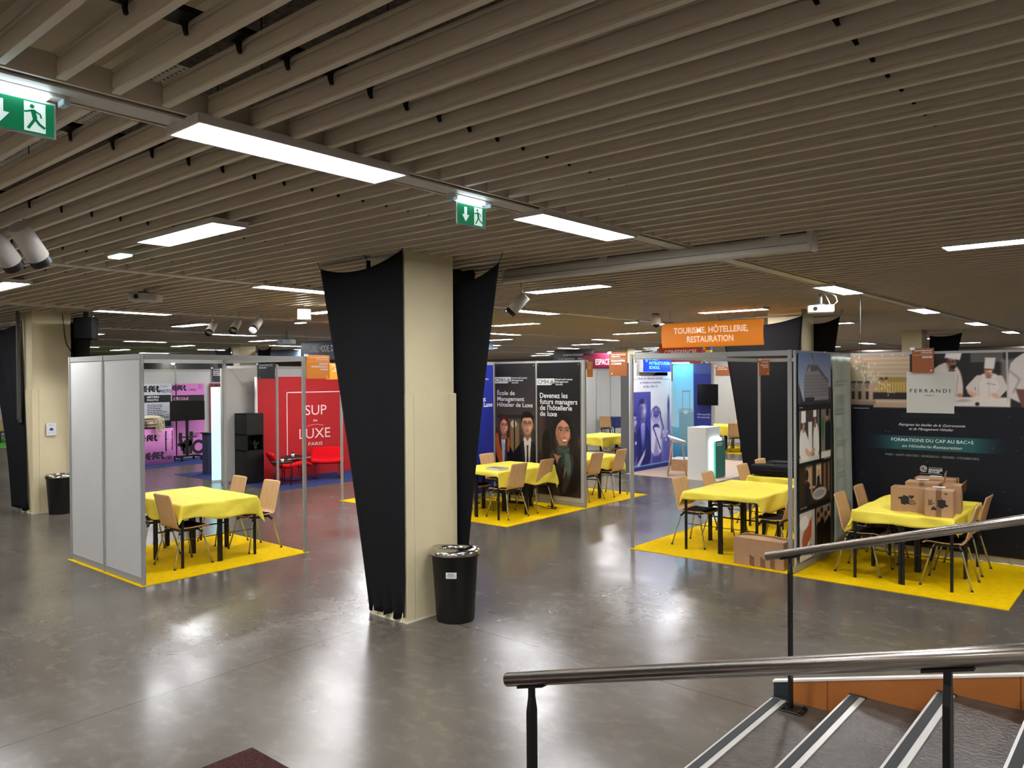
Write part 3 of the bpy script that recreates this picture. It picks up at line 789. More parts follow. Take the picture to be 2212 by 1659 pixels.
# ------------------------------------------------------------------ shell-scheme booths
def booth(label, loc, rz, posts, rails, panels, name='exhibition_booth', H=2.48):
    """posts [(x,y)], rails [(x0,y0,x1,y1)] (top), panels [(x0,y0,x1,y1,n)] full-height infill with low rail"""
    t = thing(name, label, 'booth', loc, rz)
    for x, y in posts:
        mb = MB()
        mb.lathe([(.020, 0), (.020, H)], 8, x, y, smooth=False)
        for k in range(4):
            a = k * PI / 2 + PI / 4; dx, dy = math.cos(a) * .017, math.sin(a) * .017
            mb.box(x + dx - .006, x + dx + .006, y + dy - .006, y + dy + .006, 0, H)
        mb.build('post', M_ALU, t)
    for x0, y0, x1, y1 in rails:
        mb = MB(); h = .008
        if x0 == x1: mb.box(x0 - .011, x0 + .011, y0 + .02, y1 - .02, H - .062, H - .004)
        else: mb.box(x0 + .02, x1 - .02, y0 - .011, y0 + .011, H - .062, H - .004)
        mb.build('rail', M_ALU, t)
    for x0, y0, x1, y1, n in panels:
        for k in range(n):
            a, b = k / n, (k + 1) / n
            xa, ya, xb, yb = x0 + (x1 - x0) * a, y0 + (y1 - y0) * a, x0 + (x1 - x0) * b, y0 + (y1 - y0) * b
            mb = MB(); mr = MB()
            if x0 == x1:
                mb.box(x0 - .004, x0 + .004, ya + .016, yb - .016, .085, H - .06)
                mr.box(x0 - .012, x0 + .012, ya + .016, yb - .016, .012, .085)
            else:
                mb.box(xa + .016, xb - .016, y0 - .004, y0 + .004, .085, H - .06)
                mr.box(xa + .016, xb - .016, y0 - .012, y0 + .012, .012, .085)
            mb.build('panel', M_WHITE, t); mr.build('base_rail', M_ALU, t)
            if k:
                MB().box(xa - .02, xa + .02, ya - .02, ya + .02, 0, H - .002, .004).build('post', M_ALU, t)
    return t
# left booth: corner posts, top rails, two white panels facing the camera
booth('open aluminium booth at left with two tall white panels', (-8.36, 3.74, 0), 0,
      [(0, 0), (-1.92, 0), (0, 2.02), (-1.92, 2.02)],
      [(-1.92, 0, 0, 0), (0, 0, 0, 2.02), (-1.92, 0, -1.92, 2.02), (-1.92, 2.02, 0, 2.02)],
      [(-1.92, 0, 0, 0, 2)])
booth('aluminium booth behind the foreground column, holding the school banners', (-7.49, 10.66, 0), 0,
      [(0, 0), (-2.02, 0), (-2.02, -2.02), (-2.02, 1.98), (-3.9, -2.02)],
      [(-2.02, 0, 0, 0), (-2.02, -2.02, -2.02, 0), (-2.02, 0, -2.02, 1.98), (-3.9, -2.02, -2.02, -2.02)],
      [(-2.02, 0, 0, 0, 2), (-2.02, -2.02, -2.02, 0, 2)])
booth('open aluminium booth right of centre with the floor cardboard box', (-5.27, 8.54, 0), 0,
      [(0, 0), (2.03, 0), (0, 4.0), (2.03, 4.0)],
      [(0, 0, 2.03, 0), (0, 0, 0, 4.0), (0, 4.0, 2.03, 4.0)], [])
booth('aluminium booth at right carrying the dark chef backdrop', (-3.20, 8.54, 0), 0,
      [(.02, 1.96)], [(0, 0, 0, 1.96), (0, 1.96, 2.6, 1.96)],
      [(0, 0, 0, 1.96, 2), (.04, 1.96, 2.64, 1.96, 3)])
booth('aluminium booth around the red backdrop with a grey side wall', (-13.4, 8.62, 0), 0,
      [(0, 0), (-1.85, 0), (-1.85, 3.9)], [(-1.85, 0, 0, 0), (-1.85, 0, -1.85, 3.9)],
      [(-1.85, 0, -1.85, 3.9, 4)])
booth('white panel booth in the distance behind the pink posters', (-20.95, 8.2, 0), 0,
      [(0, 0), (0, 4.2)], [(0, 0, 0, 4.2)], [(0, 0, 0, 4.2, 4)])
booth('distant white panel wall behind the navy draped table', (-15.9, 22.4, 0), 0,
      [(0, 0), (0, 5.6)], [(0, 0, 0, 5.6)], [(0, 0, 0, 5.6, 6)])
booth('distant cream panel booth behind the far yellow table', (-11.3, 23.3, 0), 0,
      [(0, 0), (2.05, 0), (2.05, -1.6)], [(0, 0, 2.05, 0), (2.05, -1.6, 2.05, 2.0)], [(0, 0, 2.05, 0, 2), (2.05, -1.6, 2.05, 2.0, 3)])
booth('white panel wall with black squiggle at the far left edge', (-36.0, 8.6, 0), 0,
      [(0, 0), (0, 4.0)], [(0, 0, 0, 4.0)], [(0, 0, 0, 4.0, 4)])

# ------------------------------------------------------------------ printed banners
def lettering(parent, items, m=None, name='lettering', label=None):
    mb = MB()
    for it in items: text(mb, **it) if isinstance(it, dict) else text(mb, *it)
    return mb.build(name, m or M_TXT, parent, label)
def T(txt, x, z, h, w=None, align='L', **k): return dict(txt=txt, x=x, z=z, h=h, w=w, align=align, **k)
R90 = PI / 2
def badge(parent, x, z):
    mb = MB().prism([(x, z), (x + .30, z), (x + .36, z + .03), (x + .39, z + .03), (x + .39, z + .115), (x, z + .115)], -.003, -.002)
    p = mb.build('logo_badge', mat('badge_grey', (214, 214, 212), .6), parent)
    b = MB(); text(b, 'CMH', x + .02, z + .025, .07, .24, y=-.005)
    cx = x + .335
    for k in range(4):
        w_, zz = .018 + .012 * k, z + .088 - .018 * k
        for s in (-1, 1): b.flat([(cx, zz + .008), (cx, zz - .001), (cx + s * w_, zz - .012), (cx + s * w_, zz - .003)][::s], -.005)
    b.flat([(cx - .004, z + .012), (cx + .004, z + .012), (cx + .004, z + .03), (cx - .004, z + .03)], -.005)
    b.build('logo_letters', M_INKB, p)
    lettering(parent, [T('Hotel and Luxury', x + .41, z + .085, .030, .36, bold=.01, y=-.004), T('Management', x + .41, z + .043, .030, .27, bold=.01, y=-.004), T('School', x + .41, z + .0, .030, .15, bold=.01, y=-.004)], name='small_lettering')
def eyelets(parent, w_, z):
    mb = MB()
    for x in (.025, w_ - .025): mb.lathe([(.010, 0), (.010, .0)], 6)
    m2 = []
    for x in (.03, w_ - .03):
        MB().tube([(x, -.006, z), (x, .001, z)], .009, 10).build('eyelet', M_CHROME, parent)

# smiling woman banner
t = thing('banner', 'black banner of a smiling woman with green scarf, DEVENEZ LES FUTURS MANAGERS', 'banner', (-8.49, 10.638, 0))
p = Pic(.92, 2.28, .008, (20, 19, 20))
p.gradz(0, .92, 0, 1.4, (52, 38, 34), (30, 26, 26)); p.gradz(0, .92, 1.4, 2.28, (26, 23, 23), (16, 15, 16))
p.rect(0, .16, .75, 1.5, (84, 64, 58), .7, .06)
p.poly([(.0, .0), (.0, .40), (.06, .62), (.24, .74), (.44, .80), (.72, .80), (.90, .66), (.92, .0)], (27, 22, 22), round_=2)
p.ell(.20, .86, .10, .26, (18, 12, 11)); p.ell(.92, .94, .05, .08, (96, 50, 38), soft=.03)
p.poly([(.36, .70), (.46, .82), (.66, .82), (.72, .66), (.56, .30)], (168, 114, 92))
face(p, .555, 1.10, .262, (190, 132, 106), (24, 16, 15), side=.30, style='long')
p.poly([(.40, .80), (.34, .62), (.44, .20), (.52, .0), (.30, .0), (.24, .5), (.30, .76)], (58, 48, 44), round_=1); p.poly([(.70, .78), (.80, .62), (.72, .30), (.56, .0), (.52, .16), (.62, .45)], (64, 53, 48), round_=1)
p.poly([(.46, .66), (.60, .70), (.58, .36), (.50, .22), (.42, .42)], (42, 33, 31), round_=1)
p.poly([(.40, .82), (.48, .86), (.66, .87), (.72, .80), (.66, .70), (.52, .68), (.43, .73)], (52, 70, 62), round_=2)
p.poly([(.58, .74), (.68, .76), (.73, .56), (.70, .38), (.66, .28), (.63, .42), (.57, .56)], (66, 88, 77), round_=2); p.poly([(.54, .74), (.60, .74), (.58, .55), (.50, .46), (.52, .62)], (44, 60, 53), round_=1)
for a, b, c in ((.60, .64, .66), (.63, .68, .69), (.66, .71, .70)): p.stroke([(a, .72), (b, .55), (c, .38)], .005, (112, 138, 124), .8)
p.stroke([(.46, .82), (.58, .76), (.68, .82)], .006, (100, 122, 110), .8)
p.mesh('print', t, 0, .16, 0, th=.002)
badge(t, .0, 2.055)
lettering(t, [T('Devenez les', .065, 1.835, .085, .60, bold=.012), T('futurs managers', .065, 1.73, .085, .80, bold=.012), T('de l\'hôtellerie', .065, 1.625, .085, .69, bold=.012), T('de luxe', .065, 1.52, .085, .37, bold=.012)])
eyelets(t, .92, 2.40)
# man and woman banner
t = thing('banner', 'dark banner of a red-haired woman and a man in suit with glasses', 'banner', (-9.47, 10.640, 0))
p = Pic(.94, 2.36, .008, (58, 52, 48))
p.gradz(0, .94, 1.2, 2.36, (78, 70, 62), (32, 30, 30)); p.rect(.05, .94, 1.38, 1.44, (44, 30, 24), .8)
p.rect(.14, .30, .9, 1.38, (66, 50, 34)); p.rect(.33, .58, .75, 1.36, (92, 76, 52)); p.rect(.36, .56, .80, 1.30, (132, 112, 74)); p.ell(.44, 1.28, .07, .07, (196, 190, 170))
p.rect(.44, .47, .75, 1.36, (40, 28, 20))
p.rect(0, .94, 0, .5, (12, 12, 14))
suit(p, .19, 1.02, .26, .95, (14, 14, 16), (196, 198, 206), None)
for a in range(5): p.stroke([(.13 + .03 * a, .98 - .02 * a), (.20 + .02 * a, .62), (.17 + .015 * a, .45)], .005, (120, 122, 132), .6)
face(p, .205, 1.235, .158, (210, 150, 124), (84, 34, 24), side=.25, style='long')
p.poly([(.0, 1.08), (.06, 1.12), (.10, .92), (.18, .66), (.14, .52), (.06, .60), (.0, .78)], (188, 88, 40), round_=2); p.poly([(.30, 1.05), (.35, 1.0), (.34, .80), (.29, .74), (.27, .9)], (176, 80, 38), round_=2)
suit(p, .755, 1.00, .42, 1.05, (13, 13, 15), (216, 208, 196))
face(p, .755, 1.275, .20, (206, 152, 120), (20, 17, 17), smile=False, glasses=True)
p.poly([(.66, 1.0), (.70, 1.06), (.755, .98), (.81, 1.06), (.85, 1.0), (.755, .90)], (224, 218, 208))
p.mesh('print', t, 0, .08, 0, th=.002)
badge(t, -.01, 2.085)
lettering(t, [T('École de', .05, 1.875, .075, .42, bold=.012), T('Management', .05, 1.77, .075, .64, bold=.012), T('Hôtelier de Luxe', .05, 1.665, .075, .83, bold=.012)])
eyelets(t, .94, 2.40)
# blue banner on the side wall
t = thing('banner', 'royal blue banner partly hidden behind the right fabric sail', 'banner', (-9.488, 9.66, 0), R90)
MB().box(0, .95, 0, .002, .12, 2.42).build('print', mat('royal_blue', (28, 42, 140), .5), t)
lettering(t, [T('Hotel and Luxury', .42, 2.155, .03, .40, bold=.01), T('Management', .42, 2.11, .03, .29, bold=.01), T('School', .42, 2.065, .03, .16, bold=.01), T('École de', .08, 1.86, .08, .42, bold=.012), T('Management', .08, 1.765, .08, .66, bold=.012), T('Hôtelier de Luxe', .08, 1.665, .08, .84, bold=.012)])
eyelets(t, .95, 2.38)

# chef backdrop
t = thing('backdrop', 'dark navy wall backdrop with a chef photo strip and teal lettering band', 'backdrop', (-3.18, 10.472, 0))
W_ = 2.6
p = Pic(W_, 2.36, .01, (10, 14, 27))
R = random.Random(5)
for k in range(46): p.ell(R.uniform(.05, 2.5), R.uniform(.1, 1.65), R.uniform(.004, .008), R.uniform(.003, .006), (150, 150, 155), op=R.uniform(.3, .9))
p.put(np.clip((p.Z > 1.18) & (p.Z < 1.355), 0, 1) * np.clip(np.minimum((p.X - .20) / .35, (1.72 - p.X) / .35), 0, 1), (36, 92, 96))
p.rect(.60, 1.25, 1.58, 1.66, (24, 30, 36), .8)
# photo strip: restaurant interior
zb = 1.73
p.rect(-.1, .70, zb - .03, 2.40, (176, 150, 124))
for k in range(6): p.rect(.15, .70, 2.30 - k * .055, 2.33 - k * .055, (198 - 4 * k, 174, 146), .7, .008)
p.poly([(.0, 2.2), (.2, 2.28), (.2, 1.95), (.0, 2.0)], (150, 138, 112)); p.rect(0, .18, 1.78, 1.98, (120, 104, 92), .6, .03)
p.rect(.33, .68, 1.86, 2.08, (150, 124, 70)); 
for k in range(11): p.rect(.335 + k * .032, .35 + k * .032, 1.88, 2.02, (206, 178, 92))
p.rect(.36, .44, 2.05, 2.08, (30, 22, 20), .8); p.rect(.27, .68, 1.80, 1.89, (42, 38, 38)); p.rect(.30, .70, 1.76, 1.80, (190, 168, 150)); p.rect(.0, .3, zb, 1.78, (136, 118, 104))
for cx in (.03, .11, .20):
    p.rect(cx - .018, cx + .018, 1.80, 1.90, (24, 24, 28)); p.poly([(cx - .03, 2.02), (cx + .03, 2.02), (cx + .012, 1.93), (cx - .012, 1.93)], (110, 104, 100)); p.rect(cx - .032, cx + .032, 2.01, 2.03, (30, 26, 26))
for k in range(60):
    a = R.uniform(0, 1); p.ell(.03 + .45 * a + R.gauss(0, .03), 2.30 - .42 * a + R.gauss(0, .07), R.uniform(.006, .014), R.uniform(.004, .008), (222, 212, 200), R.uniform(0, 3))
for k in range(3): p.ell(.38 + .12 * k, 2.36, .008, .008, (250, 244, 220))
p.rect(0, .275, zb - .06, zb + .0, (14, 15, 20))
# kitchen
p.rect(.70, W_ + .1, zb, 2.40, (38, 36, 36)); p.rect(1.35, 1.68, 2.25, 2.38, (92, 88, 82)); p.rect(1.66, 1.78, 2.0, 2.28, (180, 176, 172), .5, .02)
p.rect(1.15, 1.75, zb, 1.84, (224, 216, 208)); p.ell(1.25, 1.80, .10, .02, (180, 172, 166)); p.ell(1.42, 1.76, .022, .022, (20, 18, 18))
p.poly([(.88, 1.76), (.92, 2.12), (.99, 2.21), (1.10, 2.26), (1.20, 2.22), (1.255, 2.12), (1.28, 1.92), (1.25, 1.78)], (218, 208, 202), round_=1); p.stroke([(1.10, 2.26), (1.16, 2.20), (1.21, 2.23)], .006, (40, 36, 36)); p.stroke([(1.22, 2.10), (1.20, 1.85)], .005, (176, 166, 160)); p.stroke([(1.15, 2.16), (1.14, 1.8)], .003, (180, 170, 164))
face(p, 1.155, 2.255, .075, (150, 98, 76), (34, 26, 24), smile=False, glasses=True, side=-.2)
p.ell(1.17, 2.20, .03, .022, (30, 22, 20)); p.poly([(1.08, 2.31), (1.24, 2.28), (1.27, 2.40), (1.10, 2.40)], (226, 220, 216))
p.ell(1.24, 1.86, .03, .025, (190, 130, 106))
p.poly([(1.41, 1.80), (1.40, 2.02), (1.45, 2.10), (1.50, 2.125), (1.57, 2.125), (1.63, 2.10), (1.67, 2.02), (1.66, 1.80)], (226, 216, 208), round_=1)
p.stroke([(1.435, 2.06), (1.345, 1.95), (1.37, 1.90)], .040, (216, 206, 198)); p.stroke([(1.645, 2.06), (1.69, 1.95), (1.63, 1.88)], .036, (214, 204, 196))
p.stroke([(1.43, 1.98), (1.44, 1.82)], .004, (176, 166, 160)); p.stroke([(1.50, 2.11), (1.535, 2.07), (1.58, 2.11)], .006, (190, 180, 174)); p.stroke([(1.535, 2.06), (1.54, 1.84)], .003, (186, 176, 170)); p.stroke([(1.52, 2.0), (1.60, 1.99)], .003, (120, 110, 110))
face(p, 1.535, 2.155, .062, (224, 164, 134), (50, 34, 28), smile=False); p.poly([(1.49, 2.18), (1.59, 2.17), (1.605, 2.30), (1.50, 2.305)], (224, 222, 218))
p.ell(1.37, 1.88, .055, .025, (226, 170, 142), rot=-.5); p.ell(1.60, 1.86, .045, .022, (226, 170, 142), rot=-.6); p.ell(1.44, 1.84, .08, .018, (230, 214, 186))
p.poly([(1.72, 1.73), (1.73, 2.20), (1.82, 2.32), (2.0, 2.40), (2.6, 2.40), (2.6, 1.73)], (214, 206, 200), round_=1); p.stroke([(1.74, 2.15), (1.84, 2.05), (1.78, 1.9)], .012, (176, 168, 166))
p.poly([(1.80, 1.94), (1.95, 1.93), (1.98, 1.73), (1.86, 1.73)], (112, 72, 60)); p.stroke([(1.715, 2.40), (1.725, 1.80)], .008, (200, 190, 184))
p.mesh('print', t, 0, .085, 0, th=.003)
MB().box(.663, 1.182, -.012, -.003, 1.727, 2.228).build('logo_board', mat('pale_grey_board', (206, 206, 198), .6), t)
lettering(t, [T('F E R R A N D I', .701, 1.977, .041, .44, y=-.0125, bold=.012), T('P A R I S', .871, 1.933, .016, .092, y=-.0125, bold=.02)], M_INKB, 'logo_lettering')
lettering(t, [T('Rejoignez les étoiles de la Gastronomie', .568, 1.566, .03, .73, shear=.5), T('et du Management Hôtelier', .687, 1.515, .03, .49, shear=.5), T('THE PENINSULA PARIS', .03, 1.765, .012, .19)], name='script_lettering')
lettering(t, [T('FORMATIONS DU CAP AU BAC+5', .485, 1.371, .038, .895, bold=.008), T('en Hôtellerie-Restauration', .608, 1.300, .034, .655, shear=.3)])
lettering(t, [T('PARIS • SAINT-GRATIEN • BORDEAUX • RENNES • STRASBOURG', .416, 1.187, .026, 1.02)], M_TXTG, 'town_names')
mb = MB()
for r0, a0, a1 in ((.036, .2, 5.9), (.020, .0, 5.4)):
    pts = [(.849 + math.cos(a0 + (a1 - a0) * k / 24) * r0, -.004, 1.046 + math.sin(a0 + (a1 - a0) * k / 24) * r0) for k in range(25)]
    mb.tube(pts, .004, 5)
mb.box(.849, .885, -.005, -.003, 1.042, 1.050)
text(mb, 'CONFERENCE DES', .904, 1.058, .010, .15); text(mb, 'GRANDES', .904, 1.028, .021, .15, bold=.03); text(mb, 'ECOLES', .904, 1.002, .021, .12, bold=.03); text(mb, 'Membre de la Conférence des Grandes Écoles', .81, .985, .008, .24)
mb.build('emblem', M_TXT, t)

# side photo banner and pale banner
t = thing('banner', 'tall banner of stacked photos with a Paris corner building on top', 'banner', (-3.166, 8.60, 0), R90)
p = Pic(1.06, 2.34, .009, (16, 18, 24))
p.gradz(.0, 1.06, 1.76, 2.34, (178, 186, 200), (96, 116, 158))
p.poly([(.16, 1.78), (.16, 2.00), (.22, 2.12), (.36, 2.20), (.42, 2.32), (.48, 2.20), (.62, 2.14), (.98, 1.98), (1.0, 1.78)], (132, 130, 136)); p.poly([(.40, 2.30), (.44, 2.38), (.50, 2.20)], (96, 96, 106))
p.poly([(.22, 2.10), (.36, 2.20), (.40, 2.12), (.62, 2.14), (.98, 1.98), (.98, 2.02), (.6, 2.20), (.30, 2.2)], (74, 76, 88))
for r in range(7):
    for c in range(15):
        x = .20 + c * .053; z = 1.84 + r * .037
        if z < 2.10 - .16 * max(0, (x - .5)): p.rect(x, x + .018, z, z + .022, (66, 66, 74))
p.rect(.2, .5, 1.78, 1.83, (34, 36, 44)); p.rect(0, 1.06, 1.74, 1.79, (40, 44, 58)); p.poly([(0, 1.78), (0, 2.0), (.10, 1.86), (.16, 1.78)], (58, 60, 68)); p.rect(.98, 1.06, 1.78, 1.94, (48, 50, 60))
p.rect(0, 1.06, 1.70, 1.75, (16, 18, 24))
# kitchen photo
p.rect(.02, .66, 1.13, 1.68, (112, 104, 96)); p.rect(.06, .60, 1.38, 1.68, (74, 66, 60)); p.rect(.30, .42, 1.18, 1.55, (224, 222, 216)); p.rect(.02, .66, 1.10, 1.16, (206, 204, 198))
p.poly([(.02, 1.12), (.03, 1.44), (.14, 1.50), (.24, 1.42), (.40, 1.22), (.36, 1.12)], (232, 228, 222), round_=1); face(p, .15, 1.52, .055, (214, 158, 128), (44, 32, 28), smile=False, toque=False)
p.poly([(.08, 1.55), (.22, 1.55), (.22, 1.68), (.08, 1.68)], (238, 236, 232)); p.poly([(.46, 1.15), (.46, 1.50), (.56, 1.54), (.64, 1.46), (.66, 1.14)], (228, 224, 218), round_=1)
face(p, .52, 1.555, .05, (176, 124, 98), (44, 32, 28), smile=False); p.rect(.46, .56, 1.60, 1.68, (236, 234, 230)); p.ell(.28, 1.20, .09, .035, (222, 172, 146), -.5); p.ell(.46, 1.22, .05, .03, (200, 150, 124)); p.ell(.40, 1.19, .06, .02, (190, 170, 90))
p.rect(.68, .72, 1.12, 1.68, (14, 14, 16)); p.rect(.72, 1.04, 1.12, 1.68, (120, 116, 106)); p.ell(.78, 1.45, .05, .14, (74, 104, 66)); p.poly([(.86, 1.14), (.86, 1.5), (.94, 1.6), (1.05, 1.5), (1.05, 1.14)], (22, 24, 32)); p.ell(.93, 1.60, .05, .07, (188, 130, 104)); p.ell(.94, 1.64, .055, .05, (30, 22, 20)); p.rect(.72, 1.05, 1.10, 1.18, (220, 216, 210))
p.rect(0, 1.06, 1.05, 1.10, (16, 18, 24))
# lobby photo
p.rect(.02, 1.04, .60, 1.04, (52, 38, 28)); p.rect(.22, .42, .72, 1.04, (206, 180, 140), .9, .03); p.rect(.55, .72, .80, 1.04, (226, 206, 170), .9, .02); p.rect(.80, .88, .7, 1.04, (150, 112, 70), .8, .02); p.rect(.95, 1.0, .7, 1.04, (170, 130, 84), .8, .02)
p.poly([(.16, .60), (.18, .84), (.28, .90), (.38, .80), (.36, .60)], (26, 30, 40), round_=1); p.ell(.30, .93, .05, .06, (206, 154, 126)); p.ell(.25, .95, .05, .06, (28, 20, 18)); p.stroke([(.34, .80), (.5, .79)], .016, (206, 150, 120))
p.poly([(.56, .72), (.58, .90), (.66, .92), (.70, .72)], (28, 32, 44)); p.ell(.63, .95, .03, .04, (190, 140, 112)); p.ell(.66, .70, .24, .07, (196, 190, 184)); p.ell(.66, .70, .18, .04, (160, 152, 146))
p.rect(0, 1.06, .545, .60, (16, 18, 24))
p.rect(.02, .50, .0, .54, (206, 200, 194)); p.ell(.24, .26, .16, .10, (176, 96, 66), .5); p.poly([(.30, .40), (.40, .46), (.38, .2)], (196, 74, 40)); p.ell(.16, .42, .14, .08, (232, 228, 222)); p.poly([(.2, .0), (.44, .0), (.40, .16), (.28, .2)], (226, 222, 216)); p.stroke([(.36, .14), (.42, .02)], .02, (190, 60, 40))
p.rect(.50, .54, 0, .54, (14, 14, 16)); p.rect(.54, 1.04, 0, .54, (148, 130, 112)); 
for cx, cz in ((.62, .42), (.74, .46), (.88, .40), (.98, .45)):
    p.poly([(cx - .06, 0), (cx - .07, cz - .1), (cx, cz - .04), (cx + .07, cz - .1), (cx + .06, 0)], (20, 20, 26)); p.ell(cx, cz, .035, .05, (196, 144, 116)); p.ell(cx - .01, cz + .03, .04, .035, (34, 24, 22))
p.rect(.54, 1.04, .0, .05, (224, 220, 214))
p.mesh('print', t, 0, .115, 0, th=.002)
lettering(t, [T('MELISSA', .03, 1.83, .012, .10), T('INTERCONTINENTAL', .80, 1.20, .012, .22), T('HÔTEL LUTETIA', .04, .70, .014, .2)])
t = thing('banner', 'pale grey green hanging banner of pale figures beside the photo banner', 'banner', (-3.164, 9.70, 0), R90)
def fpb(u, v): return (u * .72, -.004 - .012 * math.sin(u * 15 + v * 3) * (0.4 + .6 * (1 - v)) - .02 * (1 - v), .14 + 2.28 * v)
MB().grid(fpb, 24, 30).build('print', mat('pale_textile', (172, 182, 174), .8, noise=(4, .05)), t).modifiers.new('thickness', 'SOLIDIFY').thickness = .002
mb = MB()
for k, (s, z, w_) in enumerate((('7', 2.18, .06), ('2500', 1.83, .30), ('98%', 1.44, .20), ('93%', 1.05, .20))):
    text(mb, s, .06, z, .12, w_, y=-.040)
    lines(mb, .06, .50, z - .06, 2, .045, .018, y=-.040, seed=k)
mb.build('lettering', M_TXTG, t)

# ------------------------------------------------------------------ cardboard boxes
def france(mb, x, z, s, y):
    P = [(0, .48), (.1, .40), (.28, .36), (.40, .30), (.50, .20), (.42, .05), (.46, -.05), (.44, -.20), (.50, -.34), (.36, -.42), (.20, -.38), (.12, -.50), (-.05, -.46), (-.28, -.40), (-.26, -.20), (-.30, .0), (-.52, .12), (-.50, .22), (-.32, .22), (-.26, .32), (-.14, .26)]
    mb.add([(x + a * s, y, z + b * s) for a, b in P], [tuple(range(len(P)))[::-1]])
def heart(mb, x, z, s, y):
    P = [(.5 * math.sin(a) ** 3 * s + x, (.40 * math.cos(a) - .16 * math.cos(2 * a) - .06 * math.cos(3 * a)) * s + z) for a in [2 * PI * k / 20 for k in range(20)]]
    mb.add([(a, y, b) for a, b in P], [tuple(range(20))])
def carton(label, loc, rz, w_, d, h, tape='x', printed=None, open_=False, lab=False, bulge=.012, grp='cardboard cartons on the yellow table'):
    t = thing('cardboard_box', label, 'cardboard box', loc, rz, grp)
    def top(u, v): return ((u - .5) * w_, (v - .5) * d, h + bulge * math.sin(PI * u) * math.sin(PI * v))
    MB().box(-w_ / 2, w_ / 2, -d / 2, d / 2, 0, h - .001, .004).build('carton', M_CARD, t)
    if open_:
        mb = MB()
        mb.add([(-w_ / 2, -d / 2, h), (-w_ / 2, d / 2, h), (-w_ / 2 + .02, d / 2, h + .13), (-w_ / 2 + .02, -d / 2, h + .13), (-w_ / 2 + .003, -d / 2, h), (-w_ / 2 + .003, d / 2, h), (-w_ / 2 + .023, d / 2, h + .13), (-w_ / 2 + .023, -d / 2, h + .13)], [(0, 1, 2, 3), (7, 6, 5, 4), (3, 2, 6, 7), (0, 3, 7, 4), (1, 5, 6, 2)])
        mb.add([(w_ / 2, -d / 2, h), (w_ / 2, d / 2, h), (w_ / 2 + .015, d / 2, h - .09), (w_ / 2 + .05, -d / 2, h + .07), (w_ / 2, -d / 2, h + .003), (w_ / 2, d / 2, h + .003), (w_ / 2 + .018, d / 2, h - .09), (w_ / 2 + .053, -d / 2, h + .073)], [(0, 3, 2, 1), (4, 5, 6, 7), (3, 7, 6, 2), (0, 4, 7, 3), (1, 2, 6, 5)])
        mb.build('flap', M_CARD, t)
    else:
        o = MB().grid(top, 12, 8).build('flap', M_CARD, t)
        MB().box(-w_ / 2 + .003, w_ / 2 - .003, -.0015, .0015, h + bulge * .9, h + bulge + .001).build('seam', M_INKB, t)
    mb = MB()
    tw = .026
    if tape == 'x':      # tape running front to back
        mb.grid(lambda u, v: ((u - .5) * 2 * tw, (v - .5) * d, h + .0015 + bulge * math.sin(PI * (.5 + (u - .5) * 2 * tw / w_)) * math.sin(PI * v)), 2, 8)
        mb.box(-tw, tw, -d / 2 - .0015, -d / 2, .0, h); mb.box(-tw, tw, d / 2, d / 2 + .0015, h * .6, h)
    elif tape == 'y':
        mb.grid(lambda u, v: ((u - .5) * w_, (v - .5) * 2 * tw, h + .0015 + bulge * math.sin(PI * u) * math.sin(PI * (.5 + (v - .5) * 2 * tw / d))), 10, 2)
        mb.box(-w_ / 2 - .0015, -w_ / 2, -tw, tw, h * .7, h); mb.box(w_ / 2, w_ / 2 + .0015, -tw, tw, h * .7, h)
    if mb.v: mb.build('packing_tape', M_TAPE, t)
    if printed:
        mb = MB(); s = 1 if printed == 'up' else -1; cz = h * .5; y = -d / 2 - .002
        if s > 0:
            france(mb, -w_ * .12, cz, .11, y); mb.box(w_ * .005, w_ * .01, y, y + .001, cz - .05, cz + .055)
            heart(mb, w_ * .09, cz + .035, .05, y); lines(mb, w_ * .03, w_ * .24, cz - .005, 4, .014, .007, y=y, seed=3)
        else:
            P0 = MB(); france(P0, 0, 0, .10, 0)
            mb.add([(w_ * .14 - a, y, cz - c) for a, b, c in P0.v], [tuple(reversed(P0.f[0]))])
            P0 = MB(); heart(P0, 0, 0, .05, 0); mb.add([(-w_ * .17 - a, y, cz - .05 - c) for a, b, c in P0.v], [tuple(range(20))])
            lines(mb, -w_ * .36, -w_ * .14, cz + .03, 4, .015, .008, y=y, seed=4); lines(mb, w_ * .2, w_ * .34, h * .87, 1, .01, .012, y=y, seed=9)
        mb.build('print', M_INKB, t)
    if lab:
        MB().grid(lambda u, v: (-.05 + u * .12 - .02, -.03 + v * .08, h + .003 + bulge * .95), 2, 2).build('shipping_label', mat('label_paper', (226, 226, 224), .6), t)
    return t
TT = .7385
carton('flat fronted carton standing on edge, printed with a map and heart, front left', (-2.155, 9.10, TT), .03, .345, .20, .255, tape='y', printed='up', bulge=.004)
carton('carton with a brown tape stripe and upside-down map print, front right', (-1.845, 8.98, TT), .10, .26, .26, .27, tape='x', printed='down', lab=True, bulge=.02)
carton('long low carton with label, rearmost behind the other cartons', (-2.03, 9.72, TT), .02, .40, .26, .30, tape='y', lab=True, bulge=.012)
carton('carton with a white label between the front left and rear cartons', (-2.09, 9.40, TT), .05, .33, .24, .285, tape='x', lab=True, bulge=.02)
carton('open flapped carton at the right rear of the carton stack', (-1.79, 9.30, TT), .12, .17, .24, .29, tape='', open_=True)
t = carton('large brown carton on the yellow carpet by the booth post', (-3.62, 8.72, .006), -.02, .60, .30, .315, tape='y', bulge=.02, grp=None)
mb = MB()
for x, h_ in ((-.075, .14), (.055, .13), (.17, .14)):
    mb.add([(x - .028, -.152, .015), (x + .028, -.152, .0), (x + .028, -.152, h_ - .03), (x + .005, -.152, h_ - .025), (x - .028, -.152, h_)], [(0, 1, 2, 3, 4)])
mb.build('tape_scraps', M_TAPE, t)

